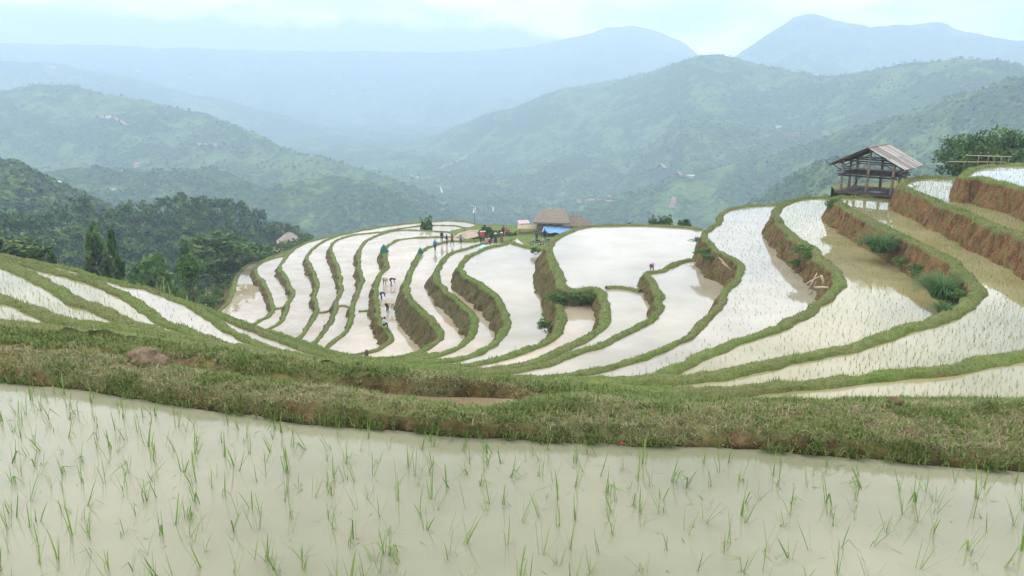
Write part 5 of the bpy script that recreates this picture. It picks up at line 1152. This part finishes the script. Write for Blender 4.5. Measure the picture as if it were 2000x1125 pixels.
for PHASE[0] in (0, 1):
    if PHASE[0]:
        dg = bpy.context.evaluated_depsgraph_get(); NMS = [bpy.data.meshes.new_from_object(ob.evaluated_get(dg)) for ob in TMPS]
        for ob in TMPS: bpy.data.objects.remove(ob)
    for (px, py, z, pose, sh_, tr_, hat, lb, fc, h, sk_) in PE: person(at(px, py, z), pose, sh_, tr_, hat, lb, fc, h, sk_)

# ------------------------------------------------------------------ motorbikes by the house
tyre = mat_flat('tyre_rubber', (.02, .02, .02)); body_b = mat_flat('bike_body', (.05, .16, .14)); chrome = simple_mat('metal', (.5, .5, .52), .35, .1, 4, 'obj', .8)
def ring(m, c, r, t, n=20, axis='y'):
    m.tube([Vector(c) + Vector((math.cos(6.2832 * i / n) * r, 0, math.sin(6.2832 * i / n) * r)) for i in range(n + 1)], t, 6, False)
def motorbike(loc, rz, label, bodym):
    e = empty('motorbike', loc, label, 'motorbike', 'motorbikes parked by the thatched house', rz)
    for x in (-.62, .62):
        m = MB(); ring(m, (x, 0, .29), .26, .045); w = m.build('wheel', tyre, e, True); m = MB(); ring(m, (x, 0, .29), .19, .012); m.tube([(x, -.05, .29), (x, .05, .29)], .05, 8); m.build('rim', chrome, w, True)
    MB().tube([(-.45, 0, .55), (-.1, 0, .42), (.3, 0, .6), (.42, 0, .85)], [.09, .13, .09, .07], 8).build('body', bodym, e, True)
    MB().tube([(-.72, 0, .70), (-.4, 0, .76), (0, 0, .72)], [.07, .11, .08], 8).build('seat', tyre, e, True)
    MB().tube([(.62, 0, .29), (.48, 0, .75), (.42, 0, .98)], .03, 6).build('fork', chrome, e, True); MB().tube([(.36, -.33, 1.02), (.43, 0, .98), (.36, .33, 1.02)], .018, 6).build('handlebar', chrome, e, True)
    m = MB(); m.tube([(.46, 0, .86), (.56, 0, .86)], [.09, .06], 8); m.build('headlight', chrome, e, True); MB().tube([(-.8, .12, .34), (-.1, .12, .3)], .04, 6).build('exhaust', chrome, e, True)
motorbike(at(1046, 479, -24.5), R(170), 'dark green motorbike parked side-on left of its neighbour on the shoulder', body_b)
motorbike(at(1066, 478, -24.3), R(200), 'blue-grey motorbike parked at the right, nearest the thatched house', mat_flat('bike_body_blue', (.15, .2, .3)))

# ------------------------------------------------------------------ far houses, tracks and the river, laid on the slopes
HS = [(114, 360, 9, 'white', 'tiny white house on the near dark slope at the left'), (213, 236, 14, 'white', 'tiny white house beside the brown track on the left hill'), (385, 203, 12, 'white', 'tiny white house below the far ridge on the left'), (222, 378, 9, 'red', 'long reddish roof in the hollow behind the wooded knoll'),
      (610, 425, 7, 'white', 'tiny white-roofed house right of the knoll'), (890, 303, 9, 'white', 'tiny pale house on the slope left of the red cutting'), (1350, 350, 13, 'white', 'tiny white house on the middle slope left of the shelter'), (1190, 384, 8, 'red', 'tiny orange-roofed house above the brown cutting'), (1520, 251, 14, 'white', 'tiny pale house high on the right ridge'), (1073, 318, 8, 'white', 'tiny pale house on the slope above the thatched roof'),
      (100, 133, 40, 'red', 'faint reddish cluster roof on the hazy far slope, far left'), (268, 141, 36, 'white', 'faint white house on the hazy far slope left of centre'), (372, 163, 38, 'red', 'faint reddish roof on the hazy far slope above the white house'), (650, 188, 34, 'red', 'faint reddish roof on the hazy slope in the middle distance'), (720, 187, 34, 'white', 'faint pale roof right of the reddish one on the hazy slope')]
for px, py, w, c, lb in HS:
    p = hit(px, py); hut('far_house', p, w * .75, w * .45, w * .18, w * .10, M['white'], M['redroof'] if c == 'red' else M['white'], lb, 'house', 0.2)
def ribbon(name, pts, w, mat, lift=2.0):
    q = cr_spline(pts, 6); P = [hit(x, y) for x, y in q]; V = []
    for i, p in enumerate(P):
        t = (P[min(i + 1, len(P) - 1)] - P[max(i - 1, 0)]); s_ = Vector((t.y, -t.x, 0)); s_ = s_.normalized() if s_.length > 1e-3 else Vector((1, 0, 0)); ww = w * (.6 + .6 * random.random())
        up = Vector((0, -lift * .6, lift)); V += [p - s_ * ww + up + Vector((0, 0, w * .3 * (1 if s_.y < 0 else -1) * 0)), p + s_ * ww + up]
    o = obj_np(name, np.array([tuple(v) for v in V]), np.array([(2 * i, 2 * i + 1, 2 * i + 3, 2 * i + 2) for i in range(len(P) - 1)]), mat); tag(o, kind='structure')
earth = simple_mat('red_cutting', (.34, .20, .14), 1, .25, .03, 'pos'); riv = simple_mat('river_gravel', (.62, .60, .54), .8, .12, .05, 'pos')
ribbon('dirt_track', [(130, 238), (180, 231), (215, 236), (250, 247)], 5, earth)
ribbon('dirt_track', [(852, 333), (890, 318), (925, 302), (948, 290)], 6, earth)
ribbon('dirt_track', [(1130, 400), (1160, 392), (1200, 396)], 9, earth); ribbon('dirt_track', [(1195, 344), (1250, 340), (1300, 330)], 5, earth)
ribbon('dirt_track', [(1290, 356), (1330, 345), (1350, 352)], 5, earth); ribbon('dirt_track', [(1312, 408), (1316, 392)], 6, earth)
ribbon('dirt_track', [(385, 290), (412, 284), (420, 288)], 6, earth); ribbon('dirt_track', [(262, 330), (285, 320)], 6, earth)
ribbon('river', [(780, 340), (800, 344), (815, 350), (822, 346)], 2, riv); ribbon('river', [(860, 368), (864, 378)], 2.5, riv)
ribbon('river', [(918, 402), (927, 408), (926, 418)], 2.5, riv); ribbon('river', [(958, 408), (964, 412), (961, 418)], 2, riv)
# earth path on the valley side at the left
V = unproj([(378, 594), (398, 600), (392, 580), (412, 586), (405, 565), (420, 568)], [-36, -36, -38, -38, -40, -40]); 
o = obj_np('dirt_path', V, np.array([[0, 1, 3, 2], [2, 3, 5, 4]]), M['path']); tag(o, kind='structure')
#@@OBJ_END

# ------------------------------------------------------------------ haze
hz = bpy.data.materials.new('valley_haze'); hz.use_nodes = True; t = hz.node_tree; t.nodes.clear()
ho = t.nodes.new('ShaderNodeOutputMaterial'); pv_ = t.nodes.new('ShaderNodeVolumePrincipled')
pv_.inputs['Color'].default_value = (0.63, 0.81, 1.0, 1); pv_.inputs['Density'].default_value = 3.7e-4; pv_.inputs['Anisotropy'].default_value = 0.0
t.links.new(pv_.outputs[0], ho.inputs['Volume'])
b_ = MB().box((0, 3450, (-420 + 640) / 2), (14000, 8900, 1060)); b_.build('haze', hz); tag(bpy.data.objects['haze'], kind='stuff')
